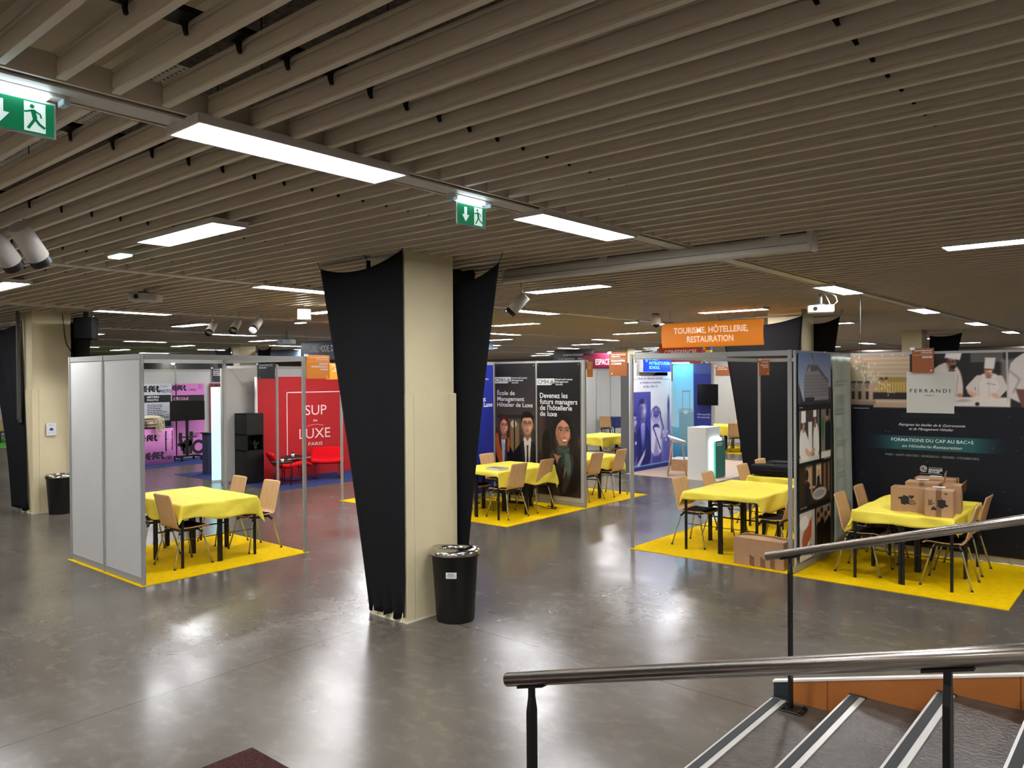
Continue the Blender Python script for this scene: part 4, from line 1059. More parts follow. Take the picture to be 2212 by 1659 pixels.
# brochures on the table
for k, (dx, r) in enumerate(((0, .02), (.004, -.03), (-.004, .05))):
    t = thing('brochure', 'grey brochure on the yellow cloth, %s of its pile' % ('bottom', 'middle', 'topmost')[k], 'brochure', (-8.10 + dx, 9.14, .7420 + k * .012), R90 + r, 'brochures piled on the yellow cloth')
    MB().box(-.105, .105, -.148, .148, 0, .0115, .001).build('pages', M_TXT, t)
    MB().box(-.1055, .1055, -.1485, .1485, .0102, .0118).build('cover', mat('grey_cover', (128, 128, 136), .4), t)
# black cases on the rear table
for k, (x, y, z, lb) in enumerate(((-4.22, 11.05, .7405, 'long black padded case with a small white logo, in front on the yellow cloth'), (-4.20, 11.55, .7405, 'long black padded case behind the one with the white logo'))):
    t = thing('padded_case', lb, 'case', (x, y, z), .06 * (1 - 2 * k), 'black cases on the rear yellow table')
    def fc(u, v):
        a = 2 * PI * v; r = 1 - .12 * (abs(u - .5) * 2) ** 6
        return ((u - .5) * 1.0, math.copysign(abs(math.cos(a)) ** .5, math.cos(a)) * .16 * r, .085 + math.copysign(abs(math.sin(a)) ** .5, math.sin(a)) * .082 * r)
    mb = MB().grid(fc, 16, 24); mb.box(-.5, -.498, -.10, .10, .02, .15); mb.box(.498, .5, -.10, .10, .02, .15)
    mb.build('body', M_BLACKF, t)
    MB().tube([(-.40, -.162, .09), (.40, -.162, .09)], .004, 6).build('zip', M_BLACK, t)
    MB().tube([(-.2, 0, .165), (-.17, 0, .20), (.17, 0, .20), (.2, 0, .165)], .012, 8).build('handle', M_BLACK, t)
    if k == 0:
        mb = MB(); mb.add([(.30, -.1645, .07), (.40, -.1645, .07), (.38, -.1645, .11), (.34, -.1645, .13)], [(0, 1, 2, 3)]); mb.build('logo', M_TXT, t)

# ------------------------------------------------------------------ orange and black booth number boards
def board(label, loc, rz, w_, h, m, rows, big, m2=None, clip=True, al='R', grp=None):
    t = thing('booth_sign', label, 'sign', loc, rz, grp)
    MB().box(0, w_, -.003, .003, 0, h, .001).build('board', m, t)
    mb = MB(); k = h / .3
    x0, x1 = w_ * .12, w_ * .92
    z = h - .038 * k
    for s, f in rows[0]:
        ww = (x1 - x0) * f; text(mb, s, x1 if al == 'R' else x0, z, .015 * k, ww, al, y=-.004, bold=.02); z -= .026 * k
    mb.box(x0 - .02, x1, -.0045, -.004, z + .006, z + .008); z -= .03 * k
    for s, f in rows[1]:
        ww = (x1 - x0) * f; text(mb, s, x1 if al == 'R' else x0, z, .021 * k, ww, al, y=-.004, bold=.03); z -= .036 * k
    text(mb, big, x1 if al == 'R' else x0, .02, .018, None, al, y=-.004, bold=.03)
    mb.build('lettering', m2 or M_TXT, t)
    MB().box(-.02, .03, -.006, .014, h - .02, h + .012).build('clip', M_TXT, t)
    return t
HD = [('LE SALON TOURISME, HÔTELLERIE', 1.0), ('ET RESTAURATION', .62)]
M_ORANGE_SHADE = mat('orange_board_shade_tone', (146, 82, 36), .5)  # darker copy of the orange board; its unlit look is in the colour
board('orange sign board on the right post of the left booth, lettered ÉCOLE DES PROFESSIONNELS', (-8.36, 5.80, 2.195), R90, .36, .30, M_ORANGE, (HD, [('ÉCOLE DES', .45), ('PROFESSIONNELS DU', .88), ('TOURISME', .42)]), '35')
board('small orange sign board just right of the left booth sign, by the sail edge', (-11.42, 8.34, 2.18), R90, .30, .29, M_ORANGE, (HD, [('ÉCOLE', .4), ('NATIONALE', .6)]), '34')
board('orange sign board on the grey post beside the smiling woman banner', (-7.47, 10.70, 2.19), R90, .17, .27, M_ORANGE, ([('LE SALON', .9), ('TOURISME', .9)], [('CMH', .7), ('PARIS', .8)]), '27', al='L')
board('orange sign board coloured as in shade, left of the right booth front post', (-5.60, 8.53, 2.205), 0, .27, .305, M_ORANGE_SHADE, (HD, [('ÉCOLE D\'HÔTEL', .98), ('& TOURISME', .7)]), '11', al='L')
board('orange sign board coloured as in shade, on the inner post right of the cream wall', (-5.25, 12.50, 2.20), 0, .17, .26, M_ORANGE_SHADE, ([('LE SALON', .9), ('TOURISME', .9)], [('EXCELIA', .95), ('SCHOOL', .7)]), '12')
board('orange sign board coloured as in shade, above the distant table right of the white desk', (-11.22, 23.27, 2.21), 0, .46, .30, M_ORANGE_SHADE, (HD, [('LES ROCHES', .9)]), '9', al='L')
board('orange sign board coloured as in shade, clipped over the chef photo strip', (-2.44, 10.40, 2.215), 0, .24, .30, M_ORANGE_SHADE, (HD, [('FERRANDI PARIS', .55)]), '16')
M_BK = mat('black_board', (30, 34, 38), .5)
board('black sign board lettered SUP DE LUXE left of the red backdrop', (-14.05, 8.59, 2.20), 0, .63, .30, M_BK, ([('LE SALON LUXE, MODE ET DESIGN', .95)], [('SUP DE LUXE', .5)]), 'F6', al='L')
board('black sign board at the top of the booth with pink posters', (-20.93, 11.35, 2.12), R90, .36, .40, M_BK, ([('LE SALON', .8)], [('INSTITUT', .8), ('FRANÇAIS', .8), ('DE LA MODE', .8)]), '8', al='L')

def hang_sign(label, loc, rz, w_, h, m, rows, m2=None, wires=True, curved=True):
    t = thing('hanging_sign', label, 'sign', loc, rz)
    def fn(u, v): return ((u - .5) * w_, -.035 * (1 - (2 * v - 1) ** 2) if curved else 0, v * h)
    o = MB().grid(fn, 2, 12).build('sign_face', m, t); md = o.modifiers.new('thickness', 'SOLIDIFY'); md.thickness = .03; md.offset = -1
    mb = MB()
    for s, z, hh, ww in rows: text(mb, s, 0, z, hh, ww, 'C', y=-.0385, bold=.015)
    mb.build('lettering', m2 or M_TXT, t)
    if wires:
        for q in (-.42, .42):
            MB().tube([(q * w_, .01, h), (q * w_, .01, CZ + .15 - loc[2])], .0025, 5).build('suspension_wire', M_BLACKM, t)
    return t
hang_sign('orange hanging sign lettered TOURISME, HÔTELLERIE, RESTAURATION', (-5.875, 12.0, 2.683), 0, 1.81, .42, M_ORANGEL,
          [('TOURISME, HÔTELLERIE,', .235, .097, 1.33), ('RESTAURATION', .083, .097, .83)], mat('emissive_white_print', (255, 244, 226), .5, emit=.45))  # letters emit a little too, in place of direct light
hang_sign('grey blue hanging sign lettered LUXE, MODE behind the left booth', (-14.95, 10.95, 2.62), 0, 2.0, .455, mat('grey_blue_sign', (84, 100, 116), .5),
          [('LUXE, MODE, DESIGN', .2, .14, 1.3)])
hang_sign('crimson hanging sign lettered ESPACE in the distance', (-13.35, 20.0, 2.44), 0, 1.5, .47, mat('crimson_sign', (150, 34, 72), .5), [('ESPACE', .12, .17, .52)])
hang_sign('dark plum hanging sign with small logos above the smiling woman banner', (-14.9, 20.6, 2.58), 0, 1.6, .50, mat('plum_sign', (58, 52, 64), .5), [('LES MÉTIERS D\'EXCELLENCE', .30, .05, .8), ('PLACE BEAUVAU      TOURISME', .18, .04, 1.2)])
t = thing('conference_sign', 'brick red wall lettered CONFERENCES behind the orange hanging sign', 'sign', (-11.3, 19.8, 0))
MB().box(0, 1.28, 0, .15, 2.05, 3.12).build('board', mat('brick_red', (186, 66, 38), .6), t)
MB().box(.0, .06, .02, .12, 0, 2.05).build('support', M_ALU, t); MB().box(1.5, 1.56, .02, .12, 0, 2.05).build('support', M_ALU, t)
lettering(t, [T('CONFERENCES', .18, 2.80, .13, 1.0, bold=.01)])
m_ = [mat('tile_%s' % n, c, .6) for n, c in (('orange', (236, 120, 30)), ('blue', (60, 110, 200)), ('green', (70, 170, 80)), ('yellow', (240, 200, 50)), ('red', (214, 50, 50)), ('pink', (230, 110, 160)), ('white', (230, 230, 230)))]
mbs = [MB() for _ in m_]; R = random.Random(3)
for i in range(4):
    for j in range(17):
        mbs[R.randrange(7)].box(1.30 + i * .075, 1.372 + i * .075, -.002, .12, .35 + j * .16, .35 + j * .16 + .155)
for k, b in enumerate(mbs): b.build('colour_tile', m_[k], t)

# ------------------------------------------------------------------ red backdrop booth
t = thing('backdrop', 'red backdrop lettered SUP de LUXE PARIS inside a thin white frame', 'backdrop', (-14.96, 9.14, 0), R90)
MB().box(0, 2.75, 0, .06, .0, 2.24).build('panel', M_RED, t)
MB().box(-.02, 0, -.01, .07, .0, 2.24).build('edge_strip', M_TXT, t)
fx0, fx1, fz0, fz1 = .72, 2.24, .40, 1.90
MB().box(fx0, fx1, -.003, 0, fz1 - .022, fz1).box(fx0, fx1, -.003, 0, fz0, fz0 + .022).box(fx0, fx0 + .022, -.003, 0, fz0, fz1).box(fx1 - .022, fx1, -.003, 0, fz0, fz1).build('frame_line', mat('pale_pink_print', (250, 220, 218), .6), t)
mb = MB(); text(mb, 'SUP', 1.49, 1.37, .22, .58, 'C', y=-.004); text(mb, 'de', 1.47, 1.215, .06, .12, 'C', y=-.004); text(mb, 'LUXE', 1.46, .84, .22, .84, 'C', y=-.004); text(mb, 'PARIS', 1.47, .67, .075, .38, 'C', y=-.004)
mb.tube([(1.24 + .46 * k / 12, -.003, 1.115 + .035 * math.sin(PI * k / 12)) for k in range(13)], .005, 4)
mb.build('lettering', mat('pale_pink_print', (250, 220, 218), .6), t)
t = thing('textile_wall', 'grey textile wall left of the red backdrop behind the black cabinet', 'wall panel', (-15.20, 8.45, 0), R90)
MB().box(0, .84, 0, .04, .05, 2.42).build('panel', M_GREYB, t); MB().box(0, .84, -.01, .05, 0, .05).build('base_rail', M_ALU, t)
t = thing('cabinet', 'tall black cabinet with an open shelf in front of the grey wall', 'cabinet', (-14.94, 8.93, 0), 0)
mb = MB(); a, b, H = .23, .20, 1.47
mb.box(-a, -a + .018, -b, b, 0, H); mb.box(-a, a, -b, -b + .018, 0, H); mb.box(-a, a, b - .018, b, 0, H); mb.box(-a, a, -b, b, H - .018, H); mb.box(-a, a, -b, b, 0, .03)
for z in (.68, 1.02): mb.box(-a, a, -b, b, z, z + .018)
mb.build('carcass', M_BLACK, t)
MB().box(a - .018, a, -b + .02, b - .02, .035, .675).build('door', M_BLACK, t); MB().box(a - .018, a, -b + .02, b - .02, 1.045, H - .022).build('door', M_BLACK, t)
t = thing('potted_plant', 'small green leafed plant on the open shelf of the black cabinet', 'plant', (-14.83, 9.0, .698))
MB().lathe([(.035, 0), (.045, .07), (.04, .07), (.035, .06), (0, .06)], 12).build('pot', M_BLACK, t)
for k in range(7):
    a = k * .9; L_ = .10 + .03 * (k % 3)
    def lf(u, v, a=a, L_=L_):
        r = .015 + u * L_; z = .07 + .20 * u - .10 * u * u + .03 * (k % 2); w_ = .03 * math.sin(PI * min(1, u + .05)) * (v - .5)
        return (math.cos(a) * r - math.sin(a) * w_, math.sin(a) * r + math.cos(a) * w_, z)
    MB().grid(lf, 6, 2).build('leaf', mat('leaf_green', (70, 110, 60), .5), t)
def lounge(label, loc, rz):
    t = thing('lounge_chair', label, 'lounge chair', loc, rz, 'red upholstered lounge chairs')
    path = [(.40, .36), (.30, .40), (.10, .37), (-.08, .33), (-.20, .34), (-.27, .41), (-.32, .51), (-.38, .64)]
    def fn(u, v):
        n = len(path) - 1; f = v * n; i = min(int(f), n - 1); q = f - i
        y = path[i][0] * (1 - q) + path[i + 1][0] * q; z = path[i][1] * (1 - q) + path[i + 1][1] * q
        a = u * 2 - 1; w_ = .36 * (1 - .12 * abs(v - .35)) ; return (a * w_, y, z + .03 * a * a * (1 if v < .6 else 0) - (.02 * abs(a) ** 6 if v > .9 else 0))
    o = MB().grid(fn, 14, 22).build('seat_shell', M_REDF, t); md = o.modifiers.new('thickness', 'SOLIDIFY'); md.thickness = .055; md.offset = 0
    for s in (-1, 1):
        MB().tube([(s * .25, .26, .34), (s * .27, .33, .02), (s * .27, .25, .012), (s * .27, -.22, .012), (s * .27, -.28, .03), (s * .25, -.16, .30)], .011, 8).build('runner', mat('red_tube', (168, 20, 26), .35, metal=.3), t)
    MB().tube([(-.25, .2, .33), (.25, .2, .33)], .01, 6).build('crossbar', M_BLACKM, t)
lounge('red lounge chair seen from its side behind the small black tables', (-14.25, 9.42, .006), math.radians(-20))
lounge('red lounge chair facing the camera below the word PARIS', (-14.32, 10.46, .006), math.radians(-124))
for (x, y, z, lb, rr) in ((-13.83, 9.00, .49, 'small round black tray table in front, holding a white cup', .225), (-14.48, 9.68, .50, 'small round black tray table behind, beside the red backdrop frame', .235)):
    t = thing('side_table', lb, 'side table', (x, y, .006), 0, 'round black tray tables')
    MB().lathe([(0, z - .012), (rr, z - .012), (rr, z + .018), (rr - .006, z + .018), (rr - .008, z), (0, z)], 28).build('tray_top', M_BLACKM, t)
    for k in range(3):
        a = 2.1 * k + .5; MB().tube([(math.cos(a) * rr * .85, math.sin(a) * rr * .85, z - .012), (math.cos(a) * rr * .85, math.sin(a) * rr * .85, 0)], .008, 6).build('leg', M_BLACKM, t)
    c = thing('cup', 'white paper cup standing on the %s black tray table' % ('front' if x > -14 else 'rear'), 'cup', (x - .02, y + .02, z + .0065), 0, 'cups on the tray tables')
    MB().lathe([(0, 0), (.028, 0), (.036, .07), (.033, .07), (.026, .006), (0, .006)], 16).build('body', M_TXT, c)
    MB().lathe([(0, .062), (.033, .062), (.028, .10), (0, .105)], 12).build('filling', M_BLACK, c)

# ------------------------------------------------------------------ pink poster booth
def squig(mb, pts, wd, y):
    P = [Vector((a, 0, b)) for a, b in pts]; L_, R_ = [], []
    for i, p_ in enumerate(P):
        d = (P[min(i + 1, len(P) - 1)] - P[max(i - 1, 0)]).normalized(); n = Vector((-d.z, 0, d.x)) * wd / 2
        L_.append(p_ + n); R_.append(p_ - n)
    for i in range(len(P) - 1): mb.add([(q.x, y, q.z) for q in (L_[i], R_[i], R_[i + 1], L_[i + 1])], [(0, 1, 2, 3), ])
def arc(cx, cz, r, a0, a1, n=14): return [(cx + r * math.cos(math.radians(a0 + (a1 - a0) * k / n)), cz + r * math.sin(math.radians(a0 + (a1 - a0) * k / n))) for k in range(n + 1)]
def efet(mb, x, z, s, y):
    squig(mb, arc(x + s * .28, z + s * .5, s * .34, 60, 300), s * .30, y); squig(mb, [(x + .1 * s, z + .5 * s), (x + .6 * s, z + .5 * s)], s * .22, y)
    squig(mb, [(x + .85 * s, z - .02 * s), (x + .85 * s, z + .6 * s)] + arc(x + 1.1 * s, z + .65 * s, s * .24, 180, 60), s * .30, y); squig(mb, [(x + .7 * s, z + .45 * s), (x + 1.15 * s, z + .45 * s)], s * .22, y)
    squig(mb, arc(x + s * 1.58, z + s * .5, s * .34, 60, 300), s * .30, y); squig(mb, [(x + 1.4 * s, z + .5 * s), (x + 1.9 * s, z + .5 * s)], s * .22, y)
    squig(mb, [(x + 2.1 * s, z + 1.0 * s), (x + 2.1 * s, z + .35 * s)] + arc(x + 2.3 * s, z + .28 * s, s * .2, 180, 330), s * .30, y); squig(mb, [(x + 1.95 * s, z + .75 * s), (x + 2.4 * s, z + .75 * s)], s * .20, y)
t = thing('poster', 'white poster lettered PHOTO beside the pink poster', 'poster', (-20.92, 9.00, 0), R90)
MB().box(0, 1.17, 0, .01, .88, 2.08).build('sheet', mat('pale_print', (208, 210, 218), .5), t)
mb = MB(); efet(mb, .42, 1.86, .17, -.002); text(mb, 'PHOTO', .82, 1.84, .085, .34, bold=.02)
for x0, x1, z0, z1 in ((.1, 1.15, 1.58, 1.78), (.1, 1.15, .92, 1.08)): mb.box(x0, x1, -.003, -.001, z0, z1)
lines(mb, .5, 1.12, 1.50, 9, .048, .018, seed=8); lines(mb, .86, 1.12, 2.04, 3, .03, .008, seed=2)
mb.build('print', M_INKB, t); lettering(t, [T('MÉTIERS', .50, 1.70, .05, .32, y=-.005, bold=.02), T('PHOTO', .50, 1.62, .05, .30, y=-.005, bold=.02), T('QUE FONT', .50, 1.00, .05, .36, y=-.005, bold=.02)])
t = thing('poster', 'tall pink poster with black shapes behind the television stand', 'poster', (-20.93, 10.19, 0), R90)
MB().box(0, .93, 0, .01, .08, 2.08).build('sheet', M_PINK, t)
mb = MB(); efet(mb, .03, 1.89, .15, -.002); text(mb, 'CRÉA', .47, 1.88, .05, .22, bold=.02); lines(mb, .75, .88, 2.05, 5, .03, .010, seed=4)
mb.box(.0, .92, -.003, -.001, 1.16, 1.76)
squig(mb, [(.22, .72), (.22, .5)] + arc(.38, .5, .15, 180, 360) + [(.53, .74)], .10, -.002); squig(mb, arc(.14, .26, .14, 90, -20), .09, -.002); squig(mb, [(.33, .12), (.33, .40)] + arc(.42, .40, .09, 180, 0) + [(.51, .12)], .09, -.002); squig(mb, arc(.74, .30, .16, 40, 330), .09, -.002)
lines(mb, .56, .90, .68, 3, .04, .014, seed=5)
mb.build('print', M_INKB, t); lettering(t, [T('L\'ÉCOLE', .04, 1.63, .07, .42, y=-.005, bold=.02), T('DES', .04, 1.52, .07, .2, y=-.005, bold=.02)], mat('pink_letters', (236, 176, 222), .6))
t = thing('poster', 'red poster in white edging between the pink poster and the glowing totem', 'poster', (-20.9, 11.26, 0), R90)
MB().box(0, .5, 0, .01, .6, 2.08).build('sheet', mat('dull_red', (150, 40, 52), .6), t); mb = MB(); efet(mb, .05, 1.93, .12, -.002); mb.build('print', M_INKB, t)
t = thing('counter', 'pink round-fronted counter with black lettering', 'counter', (-20.15, 9.03, 0), R90)
def cf(u, v):
    a = (u - .5) * 2; th = a * 1.25; return (.80 * math.sin(th) / math.sin(1.25), -.26 * math.cos(th) + .08, v * .93)
o = MB().grid(cf, 24, 2).build('front', M_PINK, t); o.modifiers.new('thickness', 'SOLIDIFY').thickness = .006
mb = MB(); mb.add([cf(k / 24, 0)[:2] + (.93,) for k in range(25)] + [cf(k / 24, 0)[:2] + (.955,) for k in range(25)], [tuple(range(24, -1, -1)), tuple(range(25, 50))] + [(k, k + 1, k + 26, k + 25) for k in range(24)] + [(24, 0, 25, 49)])
mb.build('counter_top', M_BLACK, t)
mb = MB(); b = MB(); efet(b, .02, .14, .19, 0); text(b, 'CRÉA', .52, .11, .08, .22, y=0, bold=.02); efet(b, -.1, .62, .16, 0); lines(b, .3, .74, .30, 1, .02, .01, y=0)
b.box(.52, .76, -.0005, 0, .34, .85)
def wrapc(v):
    o = []
    for x, y, z in v:
        s_ = max(-1, min(1, x / .80 * math.sin(1.25))); th = math.asin(s_); o.append((x, -.26 * math.cos(th) + .08 - .006, z))
    return o
mb.add(wrapc(b.v), b.f); mb.build('print', M_INKB, t)
mb = MB(); b = MB(); text(b, 'L\'ÉCOLE', .54, .78, .035, .16, y=0, bold=.02); text(b, 'DES', .54, .72, .035, .08, y=0, bold=.02); text(b, 'DESIGNERS', .54, .66, .035, .20, y=0, bold=.02); lines(b, .54, .74, .60, 7, .035, .012, y=0); mb.add([(x, y - .006, z) for x, y, z in wrapc(b.v)], b.f); mb.build('lettering', mat('pink_letters', (236, 176, 222), .6), t)
# pile of canvas bags
for k in range(4):
    t = thing('tote_bag', 'crumpled natural canvas bag, %s of the pile on the pink counter' % ('lowest', 'second', 'third', 'topmost')[k], 'bag', (-20.08 + .02 * (k % 2), 9.28 - .03 * k, .957 + .07 * k), R90 + (.3 * k if k < 2 else .1 * k), 'canvas bags piled on the pink counter')
    def tb(u, v, k=k):
        a = 2 * PI * u; b_ = PI * (v - .5); r = math.cos(b_) ** .6 if abs(b_) < PI / 2 - 1e-6 else 0
        n = 1 + .10 * math.sin(5 * a + k) + .07 * math.sin(9 * a + 4 * b_)
        return (.27 * r * math.cos(a) * n, .17 * r * math.sin(a) * n, .045 + .05 * math.sin(b_) + .008 * math.sin(7 * a + 5 * b_))
    MB().grid(tb, 28, 10).build('canvas', mat('canvas', (206, 192, 164), .9), t)
    if k > 1:
        for q in (0, .045):
            c = .02 + q + .09 * (k - 2); dz = .24 + .05 * q * 10
            MB().tube([(c - .05, -.12, .05), (c - .055, -.22, .03), (c - .06, -.245, -.10), (c - .055, -.25, -dz)] + [(c - .055 * math.cos(a), -.252, -dz - .05 * math.sin(a)) for a in (.5, 1.05, 1.57, 2.1, 2.65)] + [(c + .055, -.25, -dz), (c + .06, -.245, -.10), (c + .055, -.22, .03), (c + .05, -.12, .05)], .012, 6).build('strap', mat('canvas', (206, 192, 164), .9), t)
t = thing('television_stand', 'large black television on a wheeled stand before the pink poster', 'television', (-20.40, 10.35, 0), R90)
MB().box(-.48, .48, -.03, .03, 1.08, 1.61, .008).build('television', M_SCREEN, t)
MB().box(-.03, .03, .0, .06, .12, 1.3).build('pole', M_BLACKM, t); MB().box(-.20, .20, -.12, .12, .62, .64).build('shelf', M_BLACKM, t)
mb = MB().box(-.30, .30, -.03, .03, .10, .14).box(-.30, -.25, -.25, .25, .09, .13).box(.25, .30, -.25, .25, .09, .13); mb.build('base', M_BLACKM, t)
for sx in (-.275, .275):
    for sy in (-.22, .22): MB().tube([(sx - .015, sy, .045), (sx + .015, sy, .045)], .045, 12).build('caster', M_BLACK, t)
t = thing('light_totem', 'tall glowing white cyan totem next to the grey post', 'lit totem', (-15.62, 8.58, 0), math.radians(58))
MB().box(-.12, .12, .01, .13, 0, 2.03).build('case', M_TXT, t)
MB().box(-.115, .115, -.002, .01, .04, 2.02).build('lit_face', mat('cyan_light', (176, 240, 250), .5, emit=1.25), t)
t = thing('counter', 'dark blue grey counter beside the glowing totem', 'counter', (-17.12, 9.22, 0))
MB().box(-.13, .13, -.12, .12, 0, .93).build('body', M_NAVY, t); MB().box(-.15, .15, -.14, .14, .93, .96).build('counter_top', M_BLACK, t)
# clip spotlights on the pink booth wall top
for k, y in enumerate((9.05, 9.95)):
    t = thing('clip_spotlight', 'white arm spotlight on the booth wall, %s of two above the pink posters' % ('left', 'right')[k], 'spotlight', (-20.93, y + .35, 2.50), R90, 'arm spotlights above the pink posters')
    MB().tube([(0, 0, 0), (-.10, -.10, .12), (-.22, -.18, .20)], .012, 6).build('arm', M_TXT, t)
    MB().tube([(-.16, -.20, .16), (-.28, -.20, .22)], .05, 12).build('lamp_head', M_TXT, t)
    if k: MB().tube([(-.20, -.245, .16), (-.20, -.26, .155)], .06, 12).build('bulb', mat('spot_bulb', (255, 255, 215), .5, emit=30), t)

# ------------------------------------------------------------------ hotel school stand
t = thing('stand_wall', 'white and violet print wall with two suited figures and a woman in a hat', 'stand wall', (-9.42, 15.15, 0), R90)
MB().box(-.005, 1.955, .004, .22, 0, 2.50).build('wall_body', mat('dark_grey_body', (96, 100, 102), .5), t)
p = Pic(1.95, 2.5, .0125, (232, 232, 240))
V = (62, 60, 150); D = (38, 42, 112)
p.gradz(0, 1.95, 0, 1.3, (120, 112, 190), (226, 226, 240)); p.rect(0, .08, 0, 1.83, (232, 232, 240)); p.rect(.08, .95, -.1, 1.83, V)
p.gradz(.08, .95, 1.2, 1.83, V, (84, 84, 170))
suit(p, .60, 1.14, .36, 1.05, (36, 40, 104), (188, 184, 222), (40, 42, 108))
face(p, .57, 1.42, .215, (140, 132, 200), (34, 36, 92), smile=False, side=.5)
p.ell(.68, 1.40, .06, .15, (214, 206, 236), soft=.05, op=.8); p.ell(.45, 1.36, .08, .22, (66, 64, 146), soft=.06, op=.8)
p.poly([(.08, 0), (.08, .92), (.2, .96), (.34, .78), (.38, 0)], (46, 46, 122), round_=1)
face(p, .20, 1.17, .17, (176, 168, 218), (40, 40, 104), side=.6, style='short')
p.poly([(.30, .12), (.72, .50), (.78, .66), (.66, .34), (.40, .06)], (196, 192, 228)); p.ell(.28, .66, .035, .04, (226, 222, 244)); p.poly([(.20, .10), (.34, .40), (.30, .12)], (120, 116, 184))
p.ell(1.20, 1.28, .24, .20, (92, 86, 160)); p.ell(1.20, 1.26, .22, .19, (176, 168, 218)); p.ell(1.20, 1.34, .13, .15, (104, 98, 174)); p.rect(1.08, 1.32, 1.24, 1.275, (70, 66, 140)); p.ell(1.20, 1.40, .05, .04, (150, 142, 204))
p.poly([(1.06, 1.06), (1.34, 1.06), (1.36, .86), (1.04, .86)], (56, 54, 124), round_=1)
p.poly([(.96, .30), (.98, .86), (1.08, .98), (1.32, .98), (1.46, .86), (1.48, .30)], (222, 218, 240), round_=1); p.stroke([(1.08, .96), (1.40, .45)], .025, (64, 60, 130)); p.stroke([(1.36, 1.30), (1.52, .95), (1.44, .72)], .045, (150, 142, 200)); p.stroke([(1.30, 1.36), (1.40, 1.30), (1.56, .92)], .02, (54, 52, 120))
p.rect(1.0, 1.46, .0, .34, (70, 66, 146), .9, .04); p.poly([(1.06, .30), (1.20, .75), (1.34, .30)], (160, 154, 208), soft=.03)
p.rect(1.5, 1.95, .1, .7, (84, 80, 166), .7, .1); p.poly([(1.72, .5), (1.74, 1.2), (1.80, 1.66), (1.86, 1.2), (1.92, .5)], (112, 106, 180), soft=.03); p.ell(1.80, 1.5, .05, .18, (70, 64, 150), soft=.03)
for k in range(5): p.ell(1.55 + .06 * k, .85 - .1 * (k % 3), .03, .03, (236, 232, 248), soft=.02)
p.rect(.08, 1.95, 0, .10, (44, 48, 128)); p.rect(.08, 1.90, .10, .125, (120, 190, 224)); p.rect(1.86, 1.875, .10, 2.12, (170, 206, 232)); p.rect(1.55, 1.87, 2.115, 2.13, (120, 180, 190)); p.rect(.05, .32, 2.115, 2.13, (120, 180, 190))
p.mesh('print', t, 0, 0, 0)
lettering(t, [T('L\'école de référence mondiale', .35, 2.12, .055, 1.18, bold=.01), T('en hôtellerie et tourisme', .47, 2.025, .055, .95, bold=.01), T('de Bac à Bac +5', .63, 1.93, .055, .63, bold=.01)], mat('violet_ink', (70, 66, 120), .6))
t = thing('wall_screen', 'bright blue screen lettered HOTEL & TOURISM SCHOOL at the wall top', 'screen', (-9.44, 16.25, 2.29), R90)
MB().box(-.78, .66, -.02, .015, -.08, .46).build('bracket_panel', M_GREYB, t)
MB().box(-.66, .66, -.12, -.02, 0, .40).build('casing', M_TXT, t)
MB().box(-.65, .65, -.123, -.12, .01, .395).build('lit_face', mat('blue_screen', (10, 40, 255), .4, emit=1.6), t)
mb = MB(); text(mb, 'EXCELIA', -.38, .285, .07, .46, y=-.125, bold=.01); text(mb, 'HOTEL&TOURISM', -.38, .18, .07, .95, y=-.125, bold=.01); text(mb, 'SCHOOL', -.38, .075, .07, .48, y=-.125, bold=.01)
for k in range(4): squig(mb, arc(-.50 + .045 * math.cos(k * PI / 2), .315 + .045 * math.sin(k * PI / 2), .03, k * 90 - 130, k * 90 + 130, 8), .014, -.125)
mb.build('lettering', mat('cyan_letters', (120, 240, 255), .5, emit=1.5), t)
t = thing('stand_wall', 'back wall with pale cyan suitcase print and navy panel', 'stand wall', (-9.40, 17.13, 0))
MB().box(0, 1.02, .004, .12, 0, 2.50).build('wall_body', M_GREYB, t)
p = Pic(1.02, 2.5, .0125, (120, 206, 236))
p.gradz(0, .56, .95, 2.5, (176, 226, 240), (110, 200, 236)); p.gradz(0, .56, 0, .95, (60, 130, 168), (110, 190, 214)); p.rect(.56, 1.03, 0, 2.5, (46, 56, 124)); p.rect(.56, 1.03, 2.25, 2.5, (66, 80, 130))
p.rect(.17, .56, .5, 1.38, (140, 182, 190)); p.ell(.365, 1.36, .20, .06, (148, 190, 198))
for k in range(18): p.rect(.17, .56, .52 + k * .045, .53 + k * .045, (86, 132, 146))
p.rect(.26, .275, 1.38, 1.82, (120, 150, 160)); p.rect(.45, .465, 1.38, 1.82, (120, 150, 160)); p.rect(.25, .475, 1.81, 1.84, (120, 150, 160)); p.rect(.30, .40, 1.28, 1.36, (206, 222, 224))
for k in range(22): p.stroke([(.56 + k * .03, 2.25), (.44 + k * .03, 2.5)], .002, (96, 112, 160))
p.rect(0, .555, 2.25, 2.5, (112, 202, 238), .9)
p.mesh('print', t, 0, 0, 0)
lettering(t, [T('Diplômes visés par l\'État &', .66, 1.26, .03, .34), T('Master of Science (MSc)', .66, 1.19, .03, .32)])
t = thing('television', 'dark square television on the navy panel beside the cream wall', 'television', (-8.38, 16.95, 1.50), .0)
MB().box(-.26, .26, -.03, .02, 0, .50, .006).build('screen', M_SCREEN, t); MB().box(-.2, -.1, .02, .17, .2, .3).build('mount', M_BLACKM, t)
t = thing('strip_light', 'thin lit strip on top of the pale cyan suitcase print', 'lamp', (-9.1, 16.98, 2.51))
MB().box(-.22, .22, -.05, .05, 0, .03).build('housing', M_TXT, t); MB().box(-.21, .21, -.045, .045, -.006, 0).build('diffuser', mat('cyan_strip', (210, 250, 255), .5, emit=22), t); MB().box(-.02, .02, .05, .16, 0, .02).build('arm', M_TXT, t)
